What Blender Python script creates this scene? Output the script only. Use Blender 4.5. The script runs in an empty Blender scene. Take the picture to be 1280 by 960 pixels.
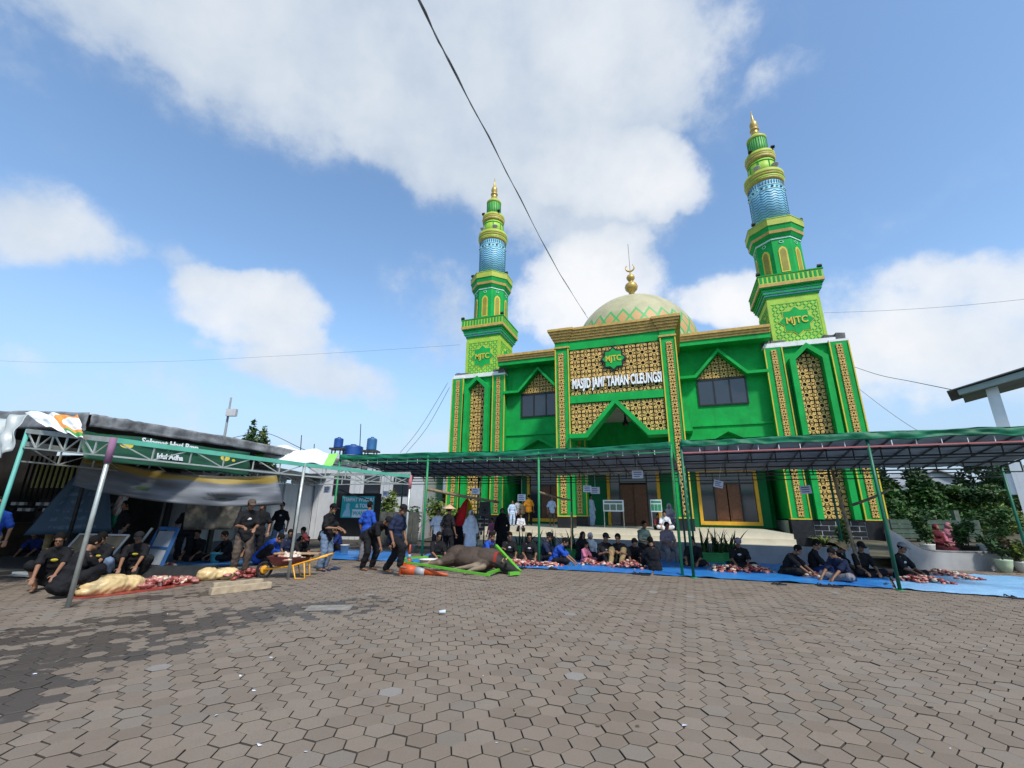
import bpy, bmesh, math, random
from mathutils import Vector, Matrix
import numpy as np
R = math.radians
S = bpy.context.scene
COL = S.collection
random.seed(11)

# ------------------------------------------------------------------ camera
FPX, PITCH, ROLL, EYE = 541.728, R(16.476), R(-0.730), 1.5
cp, sp_, cr, sr = math.cos(PITCH), math.sin(PITCH), math.cos(ROLL), math.sin(ROLL)
CR = Vector((cr, sr*sp_, -sr*cp)); CU = Vector((sr, -cr*sp_, cr*cp)); CF = Vector((0, cp, sp_))
cam = bpy.data.cameras.new('camera'); camo = bpy.data.objects.new('camera', cam); COL.objects.link(camo)
cam.sensor_fit = 'HORIZONTAL'; cam.sensor_width = 36; cam.lens = FPX/1280*36
cam.clip_start = .05; cam.clip_end = 4000
m = Matrix.Identity(4)
for i in range(3):
    m[i][0], m[i][1], m[i][2] = CR[i], CU[i], -CF[i]
m[0][3], m[1][3], m[2][3] = 0, 0, EYE
camo.matrix_world = m
S.camera = camo
def ray(u, v):
    return CR*((u-640)/FPX) + CU*((480-v)/FPX) + CF
def G(u, v, z=0.):
    d = ray(u, v); k = (z-EYE)/d.z
    return Vector((k*d.x, k*d.y, z))
def AY(u, v, Y):
    d = ray(u, v); k = Y/d.y
    return Vector((k*d.x, Y, EYE+k*d.z))

# ------------------------------------------------------------------ sky, sun, exposure
S.render.engine = 'CYCLES'
S.view_settings.view_transform = 'Standard'; S.view_settings.look = 'None'
S.view_settings.exposure = 0.35; S.view_settings.gamma = 1
SUN = Vector((.30, -.62, .85)).normalized()          # towards the sun: behind the camera, a little to the right
W = bpy.data.worlds.new('World'); S.world = W; W.use_nodes = True
nt = W.node_tree; nt.nodes.clear()
class E:
    """tiny expression helper for shader math"""
    def __init__(s, nt, sock): s.nt, s.k = nt, sock
    def op(s, o, b=None, c=None, clamp=False):
        n = s.nt.nodes.new('ShaderNodeMath'); n.operation = o; n.use_clamp = clamp
        for i, x in enumerate((s, b, c)):
            if x is None: continue
            if isinstance(x, E): s.nt.links.new(x.k, n.inputs[i])
            else: n.inputs[i].default_value = x
        return E(s.nt, n.outputs[0])
    def __add__(s, b): return s.op('ADD', b)
    def __sub__(s, b): return s.op('SUBTRACT', b)
    def __mul__(s, b): return s.op('MULTIPLY', b)
    def __truediv__(s, b): return s.op('DIVIDE', b)
    def mx(s, b): return s.op('MAXIMUM', b)
    def mn(s, b): return s.op('MINIMUM', b)
    def sm(s, a, b):
        n = s.nt.nodes.new('ShaderNodeMapRange'); n.interpolation_type = 'SMOOTHSTEP'
        s.nt.links.new(s.k, n.inputs[0]); n.inputs[1].default_value = a; n.inputs[2].default_value = b
        return E(s.nt, n.outputs[0])
def noise(nt, vec, scale, detail=4, rough=.55, dist=0., color=False):
    n = nt.nodes.new('ShaderNodeTexNoise'); n.inputs['Scale'].default_value = scale
    n.inputs['Detail'].default_value = detail; n.inputs['Roughness'].default_value = rough
    n.inputs['Distortion'].default_value = dist
    if vec is not None: nt.links.new(vec, n.inputs['Vector'])
    return n.outputs['Color'] if color else E(nt, n.outputs['Fac'])
def mixc(nt, f, a, b, mode='MIX'):
    n = nt.nodes.new('ShaderNodeMix'); n.data_type = 'RGBA'; n.blend_type = mode
    for k, x in ((0, f), (6, a), (7, b)):
        if isinstance(x, E): nt.links.new(x.k, n.inputs[k])
        elif isinstance(x, bpy.types.NodeSocket): nt.links.new(x, n.inputs[k])
        elif isinstance(x, (int, float)): n.inputs[k].default_value = x
        else: n.inputs[k].default_value = (*x, 1) if len(x) == 3 else x
    return n.outputs[2]
def vdot(nt, v, c):
    n = nt.nodes.new('ShaderNodeVectorMath'); n.operation = 'DOT_PRODUCT'
    nt.links.new(v, n.inputs[0]); n.inputs[1].default_value = c
    return E(nt, n.outputs['Value'])
sky = nt.nodes.new('ShaderNodeTexSky'); sky.sky_type = 'NISHITA'; sky.sun_disc = False
sky.sun_elevation = math.asin(SUN.z); sky.sun_rotation = math.atan2(SUN.x, SUN.y)
sky.air_density = 1.0; sky.dust_density = .8; sky.ozone_density = 1.5
tc = nt.nodes.new('ShaderNodeTexCoord')
def warp(vec, amount, scale, detail):
    c = noise(nt, vec, scale, detail, .55, color=True)
    a = nt.nodes.new('ShaderNodeVectorMath'); a.operation = 'SUBTRACT'; nt.links.new(c, a.inputs[0]); a.inputs[1].default_value = (.5,)*3
    b = nt.nodes.new('ShaderNodeVectorMath'); b.operation = 'MULTIPLY_ADD'
    nt.links.new(a.outputs[0], b.inputs[0]); b.inputs[1].default_value = (amount,)*3; nt.links.new(vec, b.inputs[2])
    return b.outputs[0]
dirv = warp(tc.outputs['Generated'], .17, 4.5, 6)
# cloud banks: centre (photo px -> direction), half extents, tilt, strength, whiteness
BANKS = [(520, 60, 390, 165, 12, 1.0, .52), (660, 210, 250, 120, 24, 1.0, .58), (800, 50, 150, 110, 0, .9, .75), (270, 10, 190, 90, 15, .8, .6),
  (775, 222, 120, 66, 10, 1.15, 1.0), (735, 365, 115, 72, -8, 1.2, 1.0), (905, 378, 75, 50, 0, 1.1, .97),
  (35, 275, 85, 62, 20, .74, .66), (235, 318, 75, 36, 15, .50, .6), (320, 380, 108, 62, 18, .98, .78), (385, 462, 130, 48, 12, .90, .68), (560, 420, 110, 130, 20, .32, .55),
  (1180, 400, 230, 90, -8, .62, .82), (1185, 235, 110, 34, -22, .26, .72), (1080, 470, 190, 70, 0, .5, .8), (960, 112, 60, 18, -30, .2, .7),
  (5, 445, 50, 22, 0, .4, .7), (180, 490, 200, 40, 0, .30, .6), (200, 565, 420, 50, 0, .38, .66), (1250, 345, 100, 45, 0, .35, .8)]
dens = None; wsum = None; wtot = None
for (u, v, a, b, tilt, amp, wh) in BANKS:
    c = ray(u, v); L = c.length; c = c/L
    t_ = R(tilt)
    e1 = (CR*math.cos(t_) - CU*math.sin(t_)); e1 = (e1-c*e1.dot(c)).normalized(); e2 = c.cross(e1)
    k = FPX*L
    ob = max(.35, 1/L)                 # wide-angle stretch of the frame edge
    ra, rb = a/k/math.sqrt(ob)*.93, b/k/math.sqrt(ob)*.93
    x = vdot(nt, dirv, e1/ra); y = vdot(nt, dirv, e2/rb); f = vdot(nt, dirv, c)
    q = (x*x + y*y)*-1.0 + 1.0
    q = q.mx(0.0) * amp
    q = q * f.op('GREATER_THAN', 0.0)
    dens = q if dens is None else dens + q
    wsum = q*wh if wsum is None else wsum + q*wh
wt = wsum/(dens + 1e-4)
n1 = noise(nt, tc.outputs['Generated'], 6.5, 11, .60)
n2 = noise(nt, tc.outputs['Generated'], 2.1, 4, .5)
# away from the frame the same broken cloud carries on
front = vdot(nt, tc.outputs['Generated'], CF).sm(.75, .35)
n3 = noise(nt, tc.outputs['Generated'], 2.4, 8, .55)
dens = dens.mn(1.15) + front*(n3.sm(.5, .68))*.9
d2 = dens*.80 + (n1-.5)*1.25
mask = (d2.sm(.12, .52)*.62 + d2.sm(-.02, .95)*.38)
inner = d2.sm(.35, 1.0)
zz = vdot(nt, tc.outputs['Generated'], (0, 0, 1))
n4 = noise(nt, tc.outputs['Generated'], 7.5, 6, .55)
bright = (wt.mx(.0) + (n1-.5)*.30 + (n4-.5)*.45 - (n2-.5)*.25)
ramp = nt.nodes.new('ShaderNodeValToRGB')
ramp.color_ramp.elements[0].position = .25; ramp.color_ramp.elements[0].color = (.42, .54, .72, 1)
ramp.color_ramp.elements[1].position = .98; ramp.color_ramp.elements[1].color = (1.05, 1.06, 1.08, 1)
e_ = ramp.color_ramp.elements.new(.58); e_.color = (.72, .80, .90, 1)
nt.links.new(bright.k, ramp.inputs[0])
cs = nt.nodes.new('ShaderNodeVectorMath'); cs.operation = 'SCALE'; nt.links.new(ramp.outputs[0], cs.inputs[0]); cs.inputs['Scale'].default_value = 5.6
tint = mixc(nt, 1.0, sky.outputs[0], (1.0, 1.0, 1.0), 'MULTIPLY')
SKYMUL = nt.nodes.new('ShaderNodeVectorMath'); SKYMUL.operation = 'MULTIPLY'; nt.links.new(tint, SKYMUL.inputs[0]); SKYMUL.inputs[1].default_value = (1.36, 1.50, 1.52)
hz = zz.sm(.42, -.02)*.88                      # pale moist air towards the horizon, the same all round
air = mixc(nt, hz, SKYMUL.outputs[0], (2.5, 3.15, 4.25))
skc = mixc(nt, mask*.97, air, cs.outputs[0])
bg = nt.nodes.new('ShaderNodeBackground'); bg.inputs[1].default_value = .13
nt.links.new(skc, bg.inputs[0])
wo = nt.nodes.new('ShaderNodeOutputWorld'); nt.links.new(bg.outputs[0], wo.inputs[0])
sl = bpy.data.lights.new('sun', 'SUN'); sl.energy = 3.1; sl.angle = R(7.0); sl.color = (1, .95, .87)
so = bpy.data.objects.new('sun', sl); COL.objects.link(so)
so.rotation_euler = (-SUN).to_track_quat('-Z', 'Y').to_euler(); so.location = (20, -30, 60)

# ------------------------------------------------------------------ materials
MATS = {}
def mat(name, col, rough=.7, var=.12, scale=3., bump=.0, bscale=40., metal=0., dirt=0., spec=.4, sheen=0.):
    if name in MATS: return MATS[name]
    M = bpy.data.materials.new(name); M.use_nodes = True; t = M.node_tree
    b = t.nodes['Principled BSDF']; tc = t.nodes.new('ShaderNodeTexCoord'); ob = tc.outputs['Object']
    c = mixc(t, noise(t, ob, scale, 6, .62).sm(.3, .7), [x*(1-var) for x in col], [min(1, x*(1+var)) for x in col])
    if dirt:
        mp = t.nodes.new('ShaderNodeMapping'); t.links.new(ob, mp.inputs[0]); mp.inputs['Scale'].default_value = (1.6, 1.6, .22)
        d = noise(t, mp.outputs[0], 2.2, 8, .7).sm(.5, .74)
        c = mixc(t, d*dirt, c, [x*.45+.02 for x in col])
    t.links.new(c, b.inputs['Base Color'])
    b.inputs['Roughness'].default_value = rough; b.inputs['Metallic'].default_value = metal
    b.inputs['Specular IOR Level'].default_value = spec
    if bump:
        bn = t.nodes.new('ShaderNodeBump'); bn.inputs['Strength'].default_value = bump; bn.inputs['Distance'].default_value = .01
        t.links.new(noise(t, ob, bscale, 5, .6).k, bn.inputs['Height']); t.links.new(bn.outputs[0], b.inputs['Normal'])
    MATS[name] = M
    return M
GREEN = mat('green_paint', (.006, .34, .065), .7, .16, 1.2, .2, 30, dirt=.7, spec=.2)
GREEND = mat('deep_and_shaded_green_paint', (.004, .125, .042), .7, .1, 1.2, .15, 30, dirt=.3, spec=.2)  # ground floor walls take it as green darkened in place of arcade shade
LIME = mat('lime_paint', (.32, .53, .05), .55, .12, 2, .1, 30, dirt=.3)
LIMEY = mat('yellow_lime_paint', (.40, .46, .06), .55, .12, 2, dirt=.3)
GOLD = mat('gold_paint', (.50, .32, .085), .5, .2, 5, .2, 40, dirt=.25)
GOLDL = mat('gold_lattice', (.66, .43, .13), .5, .22, 6, .25, 60)
YEL = mat('yellow_paint', (.62, .47, .05), .5, .1, 3)
YELD = mat('amber_paint', (.62, .34, .02), .5, .1, 3)
SKYB = mat('light_blue_paint', (.22, .50, .66), .5, .1, 3, dirt=.15)
DKB = mat('blue_line_paint', (.02, .12, .22), .5)
PALE = mat('pale_mint_paint', (.5, .75, .66), .5)
BLACK = mat('black_void', (.012, .011, .010), .8)
BTILE = mat('black_stone_tile', (.018, .018, .020), .35, .3, 6)
GROUT = mat('white_grout', (.62, .62, .60), .8)
WHITE = mat('white_paint', (.72, .73, .72), .6, .06, 2, .1, 30, dirt=.3)
WHITEG = mat('grey_white_paint', (.46, .47, .48), .7, .08, 1.5, .1, 30, dirt=.35)
CREAM = mat('cream_tile', (.60, .55, .43), .35, .06, 2, dirt=.2)
GLASS = mat('dark_glass', (.022, .026, .034), .08, .1, 1, spec=.8)
FRAMEB = mat('black_frame', (.015, .015, .015), .4)
WOOD = mat('brown_door_wood', (.13, .05, .022), .5, .25, 8)
CEIL = mat('dim_plaster', (.25, .27, .25), .8)
OLIVEG = mat('olive_gold_paint', (.40, .34, .07), .55, .2, 5, dirt=.25)
EAVE = mat('weathered_sheet', (.20, .205, .21), .9, .5, 2.2, .6, 10, dirt=.6)
ROOFG = mat('weathered_grey', (.13, .13, .13), .9, .45, 2.5, .5, 12, dirt=.5)
SIGNW = mat('white_letter', (.80, .82, .84), .4)

# ------------------------------------------------------------------ mesh helpers
class MB:
    def __init__(s, xf=None): s.v, s.f, s.m, s.mats, s.xf, s.sm = [], [], [], [], xf, []
    def mi(s, M):
        if M not in s.mats: s.mats.append(M)
        return s.mats.index(M)
    def add(s, vs, fs, M, smooth=False):
        o = len(s.v); k = s.mi(M)
        s.v += [tuple(p) for p in vs]
        for f in fs: s.f.append(tuple(i+o for i in f)); s.m.append(k); s.sm.append(smooth)
    def box(s, a, b, M, rot=None, piv=None):
        x0, y0, z0 = a; x1, y1, z1 = b
        vs = [Vector(p) for p in ((x0,y0,z0),(x1,y0,z0),(x1,y1,z0),(x0,y1,z0),(x0,y0,z1),(x1,y0,z1),(x1,y1,z1),(x0,y1,z1))]
        if rot is not None:
            piv = Vector(piv) if piv is not None else sum(vs, Vector())/8
            vs = [rot @ (p-piv) + piv for p in vs]
        s.add(vs, [(0,3,2,1),(4,5,6,7),(0,1,5,4),(1,2,6,5),(2,3,7,6),(3,0,4,7)], M)
    def bar(s, a, b, w, h, M):                       # square bar from a to b
        a, b = Vector(a), Vector(b); d = (b-a).normalized()
        up = Vector((0,0,1)) if abs(d.z) < .95 else Vector((1,0,0))
        e = d.cross(up).normalized(); f = e.cross(d)
        vs = [p + e*i*w/2 + f*j*h/2 for p in (a, b) for i, j in ((-1,-1),(1,-1),(1,1),(-1,1))]
        s.add(vs, [(3,2,1,0),(4,5,6,7),(0,1,5,4),(1,2,6,5),(2,3,7,6),(3,0,4,7)], M)
    def tube(s, pts, r, M, n=8, cap=True):
        pts = [Vector(p) for p in pts]; rs = r if isinstance(r, (list, tuple)) else [r]*len(pts)
        rings = []; prev = None
        for i, p in enumerate(pts):
            d = (pts[min(i+1, len(pts)-1)] - pts[max(i-1, 0)]).normalized()
            if prev is None:
                up = Vector((0,0,1)) if abs(d.z) < .9 else Vector((1,0,0)); e = d.cross(up).normalized()
            else: e = (prev - d*prev.dot(d)).normalized()
            prev = e; f = d.cross(e)
            rings.append([p + (e*math.cos(t) + f*math.sin(t))*rs[i] for t in [2*math.pi*k/n for k in range(n)]])
        vs = [q for rg in rings for q in rg]; fs = []
        for i in range(len(pts)-1):
            for k in range(n):
                fs.append((i*n+k, i*n+(k+1)%n, (i+1)*n+(k+1)%n, (i+1)*n+k))
        if cap: fs += [tuple(range(n))[::-1], tuple((len(pts)-1)*n+k for k in range(n))]
        s.add(vs, fs, M, True)
    def lathe(s, prof, c, M, n=24, smooth=True, ph=0.):
        vs, fs = [], []
        for (r, z) in prof:
            for k in range(n):
                t = 2*math.pi*k/n + ph; vs.append((c[0]+r*math.cos(t), c[1]+r*math.sin(t), c[2]+z))
        for i in range(len(prof)-1):
            for k in range(n): fs.append((i*n+k, i*n+(k+1)%n, (i+1)*n+(k+1)%n, (i+1)*n+k))
        fs += [tuple(range(n))[::-1], tuple((len(prof)-1)*n+k for k in range(n))]
        s.add(vs, fs, M, smooth)
    def prism(s, poly, a, b, M, axis='y'):           # polygon (x,z) extruded along y from a to b, or (x,y) along z
        n = len(poly)
        P = (lambda p, t: (p[0], t, p[1])) if axis == 'y' else (lambda p, t: (p[0], p[1], t)) if axis == 'z' else (lambda p, t: (t, p[0], p[1]))
        vs = [P(p, a) for p in poly] + [P(p, b) for p in poly]
        fs = [tuple(range(n)), tuple(range(n, 2*n))[::-1]] + [(i, n+i, n+(i+1)%n, (i+1)%n) for i in range(n)]
        s.add(vs, fs, M)
    def ell(s, c, r, M, n=12, m=8, rot=None):
        vs, fs = [], []; c = Vector(c)
        for i in range(m+1):
            p = math.pi*i/m
            for k in range(n):
                t = 2*math.pi*k/n
                q = Vector((r[0]*math.sin(p)*math.cos(t), r[1]*math.sin(p)*math.sin(t), r[2]*math.cos(p)))
                vs.append(c + (rot @ q if rot else q))
        for i in range(m):
            for k in range(n): fs.append((i*n+k, (i+1)*n+k, (i+1)*n+(k+1)%n, i*n+(k+1)%n))
        s.add(vs, fs, M, True)
    def mesh(s, name, fix=True):
        me = bpy.data.meshes.new(name)
        v = [s.xf(p) for p in s.v] if s.xf else s.v
        me.from_pydata(v, [], s.f)
        for M in s.mats: me.materials.append(M)
        me.polygons.foreach_set('material_index', s.m); me.polygons.foreach_set('use_smooth', s.sm)
        if fix:
            bm = bmesh.new(); bm.from_mesh(me); bmesh.ops.remove_doubles(bm, verts=bm.verts, dist=1e-6)
            bmesh.ops.recalc_face_normals(bm, faces=bm.faces); bm.to_mesh(me); bm.free()
        me.update()
        return me
    def build(s, name, parent=None, loc=None, rz=0., fix=True):
        o = bpy.data.objects.new(name, s.mesh(name, fix)); COL.objects.link(o)
        if parent is not None: o.parent = parent
        if loc is not None: o.location = loc
        if rz: o.rotation_euler.z = rz
        return o
def tag(o, label=None, cat=None, group=None, kind=None):
    if label: o['label'] = label
    if cat: o['category'] = cat
    if group: o['group'] = group
    if kind: o['kind'] = kind
    return o
def thing(name, loc, label, cat, group=None, rz=0.):
    o = bpy.data.objects.new(name, None); COL.objects.link(o); o.empty_display_size = .3
    o.location = loc; o.rotation_euler.z = rz
    return tag(o, label, cat, group)
def obj(name, me, parent=None, loc=None, rz=0.):
    o = bpy.data.objects.new(name, me); COL.objects.link(o)
    if parent is not None: o.parent = parent
    if loc is not None: o.location = loc
    if rz: o.rotation_euler.z = rz
    return o
def copy_tree(o, parent=None):
    c = o.copy(); COL.objects.link(c)
    if parent is not None: c.parent = parent
    for ch in list(o.children): copy_tree(ch, c)
    return c
def text_mesh(body, size, M, depth=.02, sx=1., bold=0., align='CENTER', name='lettering'):
    c = bpy.data.curves.new('t', 'FONT'); c.body = body; c.size = size; c.extrude = depth/2; c.offset = bold
    c.align_x = align; c.align_y = 'CENTER'; c.resolution_u = 3
    o = bpy.data.objects.new('t', c); COL.objects.link(o)
    dg = bpy.context.evaluated_depsgraph_get(); dg.update()
    me = bpy.data.meshes.new_from_object(o.evaluated_get(dg)); me.name = name
    bpy.data.objects.remove(o)
    me.transform(Matrix.Diagonal((sx, 1, 1, 1)))
    me.transform(Matrix.Rotation(math.pi/2, 4, 'X'))        # stands up, reads from -y
    me.materials.clear(); me.materials.append(M)
    return me

# ================================================================== THE MOSQUE
K = 1.4
def mx(p): return (K*p[0], K*p[1], K*p[2]-.6)
MYAW = R(-20.04); MORG = (K*4.410, K*16.443, 0)
mosque = thing('mosque', MORG, 'big bright green mosque with gold lattice porch and cream dome', 'mosque', rz=MYAW)
def mb(): return MB(mx)
FL = .44   # ground level in these units

def clip(me, planes):
    bm = bmesh.new(); bm.from_mesh(me)
    for co, no in planes:
        bmesh.ops.bisect_plane(bm, geom=bm.verts[:]+bm.edges[:]+bm.faces[:], plane_co=co, plane_no=no, clear_outer=True)
    bm.to_mesh(me); bm.free(); return me
def sq(t, h):                                           # ray at angle t to the border of a square of half size h
    c, s_ = abs(math.cos(t)), abs(math.sin(t)); return h/max(c, s_)
def cell(m_, cx, cz, p, d, th, simple=False):
    """one cell of pierced gold lattice: ring round a hole, eight petals, corner stars"""
    P = lambda r, t: (cx + p*r*math.cos(t), cz + p*r*math.sin(t))
    r0, r1 = (.165, .25) if not simple else (.17, .27)
    for k in range(8):
        a, b = R(45*k-22.5), R(45*k+22.5)
        m_.prism([P(r0, a), P(r1, a), P(r1, b), P(r0, b)], d-th, d, GOLDL)
        a += .09; b -= .09; t = R(45*k)
        if k % 2:
            m_.prism([P(.285, a), P(min(sq(a, .485), .5), a), P(.56, t-.13), P(.43, t), P(.56, t+.13), P(min(sq(b, .485), .5), b), P(.285, b)], d-th*.8, d, GOLDL)
            m_.prism([P(.47, t), P(.59, t-.10), P(.62, t), P(.59, t+.10)], d-th, d, GOLDL)
        else:
            m_.prism([P(.285, a), P(.42, t-.20), P(.40, t), P(.42, t+.20), P(.285, b)], d-th*.8, d, GOLDL)
            m_.prism([P(.485, t-.36), P(.46, t-.22), P(.46, t+.22), P(.485, t+.36), P(.5, t+.3), P(.5, t-.3)], d-th, d, GOLDL)
def lattice(x0, x1, z0, z1, p, d, parent, planes=None, nx=None, simple=False, name='lattice_panel', poly=None):
    m_ = mb(); nx = nx or max(1, round((x1-x0)/p)); px = (x1-x0)/nx; nz = max(1, math.ceil((z1-z0)/px-.3)); th = .022
    for i in range(nx):
        for j in range(nz):
            cell(m_, x0+(i+.5)*px, z0+(j+.5)*px, px, d, th, simple)
    me = m_.mesh(name, fix=False)
    pl = list(planes or []) + [((0,0,z1), (0,0,1))]
    clip(me, [(mx(c), n) for c, n in pl])
    bm = bmesh.new(); bm.from_mesh(me); bmesh.ops.recalc_face_normals(bm, faces=bm.faces); bm.to_mesh(me); bm.free()
    o = obj(name, me, parent)
    k = mb(); k.prism(poly or [(x0,z0),(x1,z0),(x1,z1),(x0,z1)], d+.012, d+.03, BLACK); k.build('backing', o)
    return o

def mpart(name, parent, fn, loc=None):
    m_ = mb(); fn(m_); return m_.build(name, parent)

# ---------------- main hall and wings (upper wall carries windows, ground floor is a shaded arcade)
WG = 1.30
WD = .30                                                # wing wall plane
def hall(m_):
    m_.box((-7.5, 2.6, FL), (7.5, 13.5, 7.6), GREEN)
    m_.box((-5.3, WD, 3.46), (5.3, 2.6, 7.7), GREEN)
    m_.box((-5.3, WD+.003, 3.40), (5.3, 2.6, 3.457), CEIL)
    # recessed ground floor wall with its three door openings
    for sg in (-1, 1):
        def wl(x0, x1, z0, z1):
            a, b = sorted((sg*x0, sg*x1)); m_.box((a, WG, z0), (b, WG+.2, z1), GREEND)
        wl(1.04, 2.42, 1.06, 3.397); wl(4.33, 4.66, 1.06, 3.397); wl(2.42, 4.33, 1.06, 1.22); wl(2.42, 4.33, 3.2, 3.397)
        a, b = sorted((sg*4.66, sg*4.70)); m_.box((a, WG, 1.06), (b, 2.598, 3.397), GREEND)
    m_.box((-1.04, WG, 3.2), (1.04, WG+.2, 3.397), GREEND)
    m_.box((-7.52, 2.58, 7.6), (7.52, 13.52, 7.75), ROOFG)
mpart('main_hall', mosque, hall)
def podium(m_):
    m_.box((-4.3, -3.45, FL), (4.3, 2.59, 1.05), CREAM)
pod = mpart('podium', mosque, podium)
for i in range(4):
    mpart('step', pod, lambda m_: m_.box((-4.3, -3.45-.19*(i+1), FL), (4.3, -3.452-.19*i, 1.05-.124*(i+1)), CREAM))
# groove ledges on the wings
for sg in (-1, 1):
    mpart('wing_ledge', mosque, lambda m_: m_.prism([(sg*2.0, 4.62), (sg*5.05, 4.62), (sg*5.05, 4.70), (sg*2.0, 4.70)], WD-.05, WD+.01, GREEN))
    # cornice above the wing
    def corn(m_):
        x0, x1 = (2.0, 5.25) if sg > 0 else (-5.25, -2.0)
        m_.box((x0, WD-.62, 7.62), (x1, 3, 7.80), GREEN)
        for k, (o_, z0, z1) in enumerate([(.66, 7.80, 7.88), (.70, 7.883, 7.97), (.75, 7.973, 8.08)]):
            m_.box((x0-.001, WD-o_, z0), (x1+.001, 3.0, z1), GOLD)
    mpart('wing_cornice', mosque, corn)
    def hoodpoly(z, ap, x0, x1, c, h):
        t = .10
        return [(x0, z), (c-h, z), (c, ap), (c+h, z), (x1, z), (x1, z-t), (c+h-.05, z-t), (c, ap-t*1.35), (c-h+.05, z-t), (x0, z-t)]
    c = sg*3.52; x0, x1 = min(sg*2.0, sg*5.06), max(sg*2.0, sg*5.06)
    def hood(m_):
        m_.prism(hoodpoly(6.52, 7.50, x0, x1, c, .9), WD-.36, WD+.01, GREEN)
    mpart('window_hood', mosque, hood)
    mpart('door_hood', mosque, lambda m_: m_.prism(hoodpoly(3.98, 4.48, c-1.3, c+1.3, c, .9), WD-.36, WD-.001, GREEN))
    lattice(c-.83, c+.83, 6.42, 7.36, .27, WD-.02, mosque, [((c, 0, 7.33), (.742, 0, .67)), ((c, 0, 7.33), (-.742, 0, .67))], simple=True, poly=[(c-.82, 6.42), (c+.82, 6.42), (c, 7.33)])
    # three dark panes
    w = mb(); fx0, fx1, z0, z1 = c-.84, c+.84, 5.38, 6.40
    w.box((fx0, WD-.05, z0), (fx1, WD+.01, z0+.05), FRAMEB); w.box((fx0, WD-.05, z1-.05), (fx1, WD+.01, z1), FRAMEB)
    for xm in (fx0, c-.29, c+.25, fx1-.05): w.box((xm, WD-.048, z0+.05), (xm+.05, WD+.01, z1-.05), FRAMEB)
    wf = w.build('window', mosque)
    for a, b in ((fx0+.05, c-.29), (c-.24, c+.25), (c+.30, fx1-.05)):
        mpart('pane', wf, lambda m_: m_.box((a, WD-.02, z0+.05), (b, WD-.008, z1-.05), GLASS))
    # ground floor door set: amber frame, glass sides, transom, two leaves
    def dframe(m_):
        y0, y1 = WG-.06, WG+.15
        m_.box((min(sg*2.36, sg*4.40), y0, 1.14), (max(sg*2.36, sg*4.40), y1, 1.27), YELD)
        a, b = sorted((sg*2.36, sg*2.47)); m_.box((a, y0, 1.27), (b, y1, 3.05), YELD)
        a, b = sorted((sg*4.29, sg*4.40)); m_.box((a, y0, 1.27), (b, y1, 3.05), YELD)
        a, b = sorted((sg*2.36, sg*4.40)); m_.box((a, y0, 3.05), (b, y1, 3.17), YELD)
    df = mpart('door_frame', mosque, dframe)
    cc = sg*3.38
    for e in (-1, 1):
        a, b = sorted((cc+e*.02, cc+e*.42))
        def leaf(m_):
            m_.box((a, WG+.05, 1.275), (b, WG+.09, 2.60), WOOD)
            for q in range(3): m_.box((a+.06, WG+.035, 1.36+q*.42), (b-.06, WG+.049, 1.36+q*.42+.33), WOOD)
        mpart('door_leaf', df, leaf)
        a2, b2 = sorted((cc+e*.47, cc+e*.90)); mpart('side_pane', df, lambda m_: m_.box((a2, WG+.06, 1.275), (b2, WG+.08, 2.60), GLASS))
        a3, b3 = sorted((cc+e*.43, cc+e*.46)); mpart('mullion', df, lambda m_: m_.box((a3, WG+.03, 1.275), (b3, WG+.1, 3.04), FRAMEB))
    mpart('transom_pane', df, lambda m_: m_.box((cc-.90, WG+.055, 2.66), (cc+.90, WG+.075, 3.04), GLASS))
    mpart('transom_bar', df, lambda m_: m_.box((cc-.91, WG+.025, 2.602), (cc+.91, WG+.1, 2.655), FRAMEB))
    mpart('ledge_block', mosque, lambda m_: m_.box((min(sg*2.0, sg*2.34), -.5, 4.35), (max(sg*2.0, sg*2.34), WD, 5.1), GREEN))
# middle door
def mdf(m_):
    for sg in (-1, 1): a, b = sorted((sg*.90, sg*1.02)); m_.box((a, WG-.05, 1.06), (b, WG+.16, 3.08), YELD)
    m_.box((-1.02, WG-.05, 3.08), (1.02, WG+.16, 3.2), YELD)
df = mpart('door_frame', mosque, mdf)
for e in (-1, 1):
    a, b = sorted((e*.012, e*.50))
    def leaf(m_):
        m_.box((a, WG+.06, 1.065), (b, WG+.10, 2.62), WOOD)
        for q in range(4): m_.box((a+.07, WG+.045, 1.14+q*.37), (b-.07, WG+.059, 1.14+q*.37+.29), WOOD)
    mpart('door_leaf', df, leaf)
    a, b = sorted((e*.55, e*.89)); mpart('side_pane', df, lambda m_: m_.box((a, WG+.07, 1.065), (b, WG+.09, 3.07), GLASS))
    a, b = sorted((e*.505, e*.545)); mpart('mullion', df, lambda m_: m_.box((a, WG+.05, 1.065), (b, WG+.11, 3.075), FRAMEB))
mpart('transom_pane', df, lambda m_: m_.box((-.50, WG+.065, 2.68), (.50, WG+.085, 3.07), GLASS))

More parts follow.
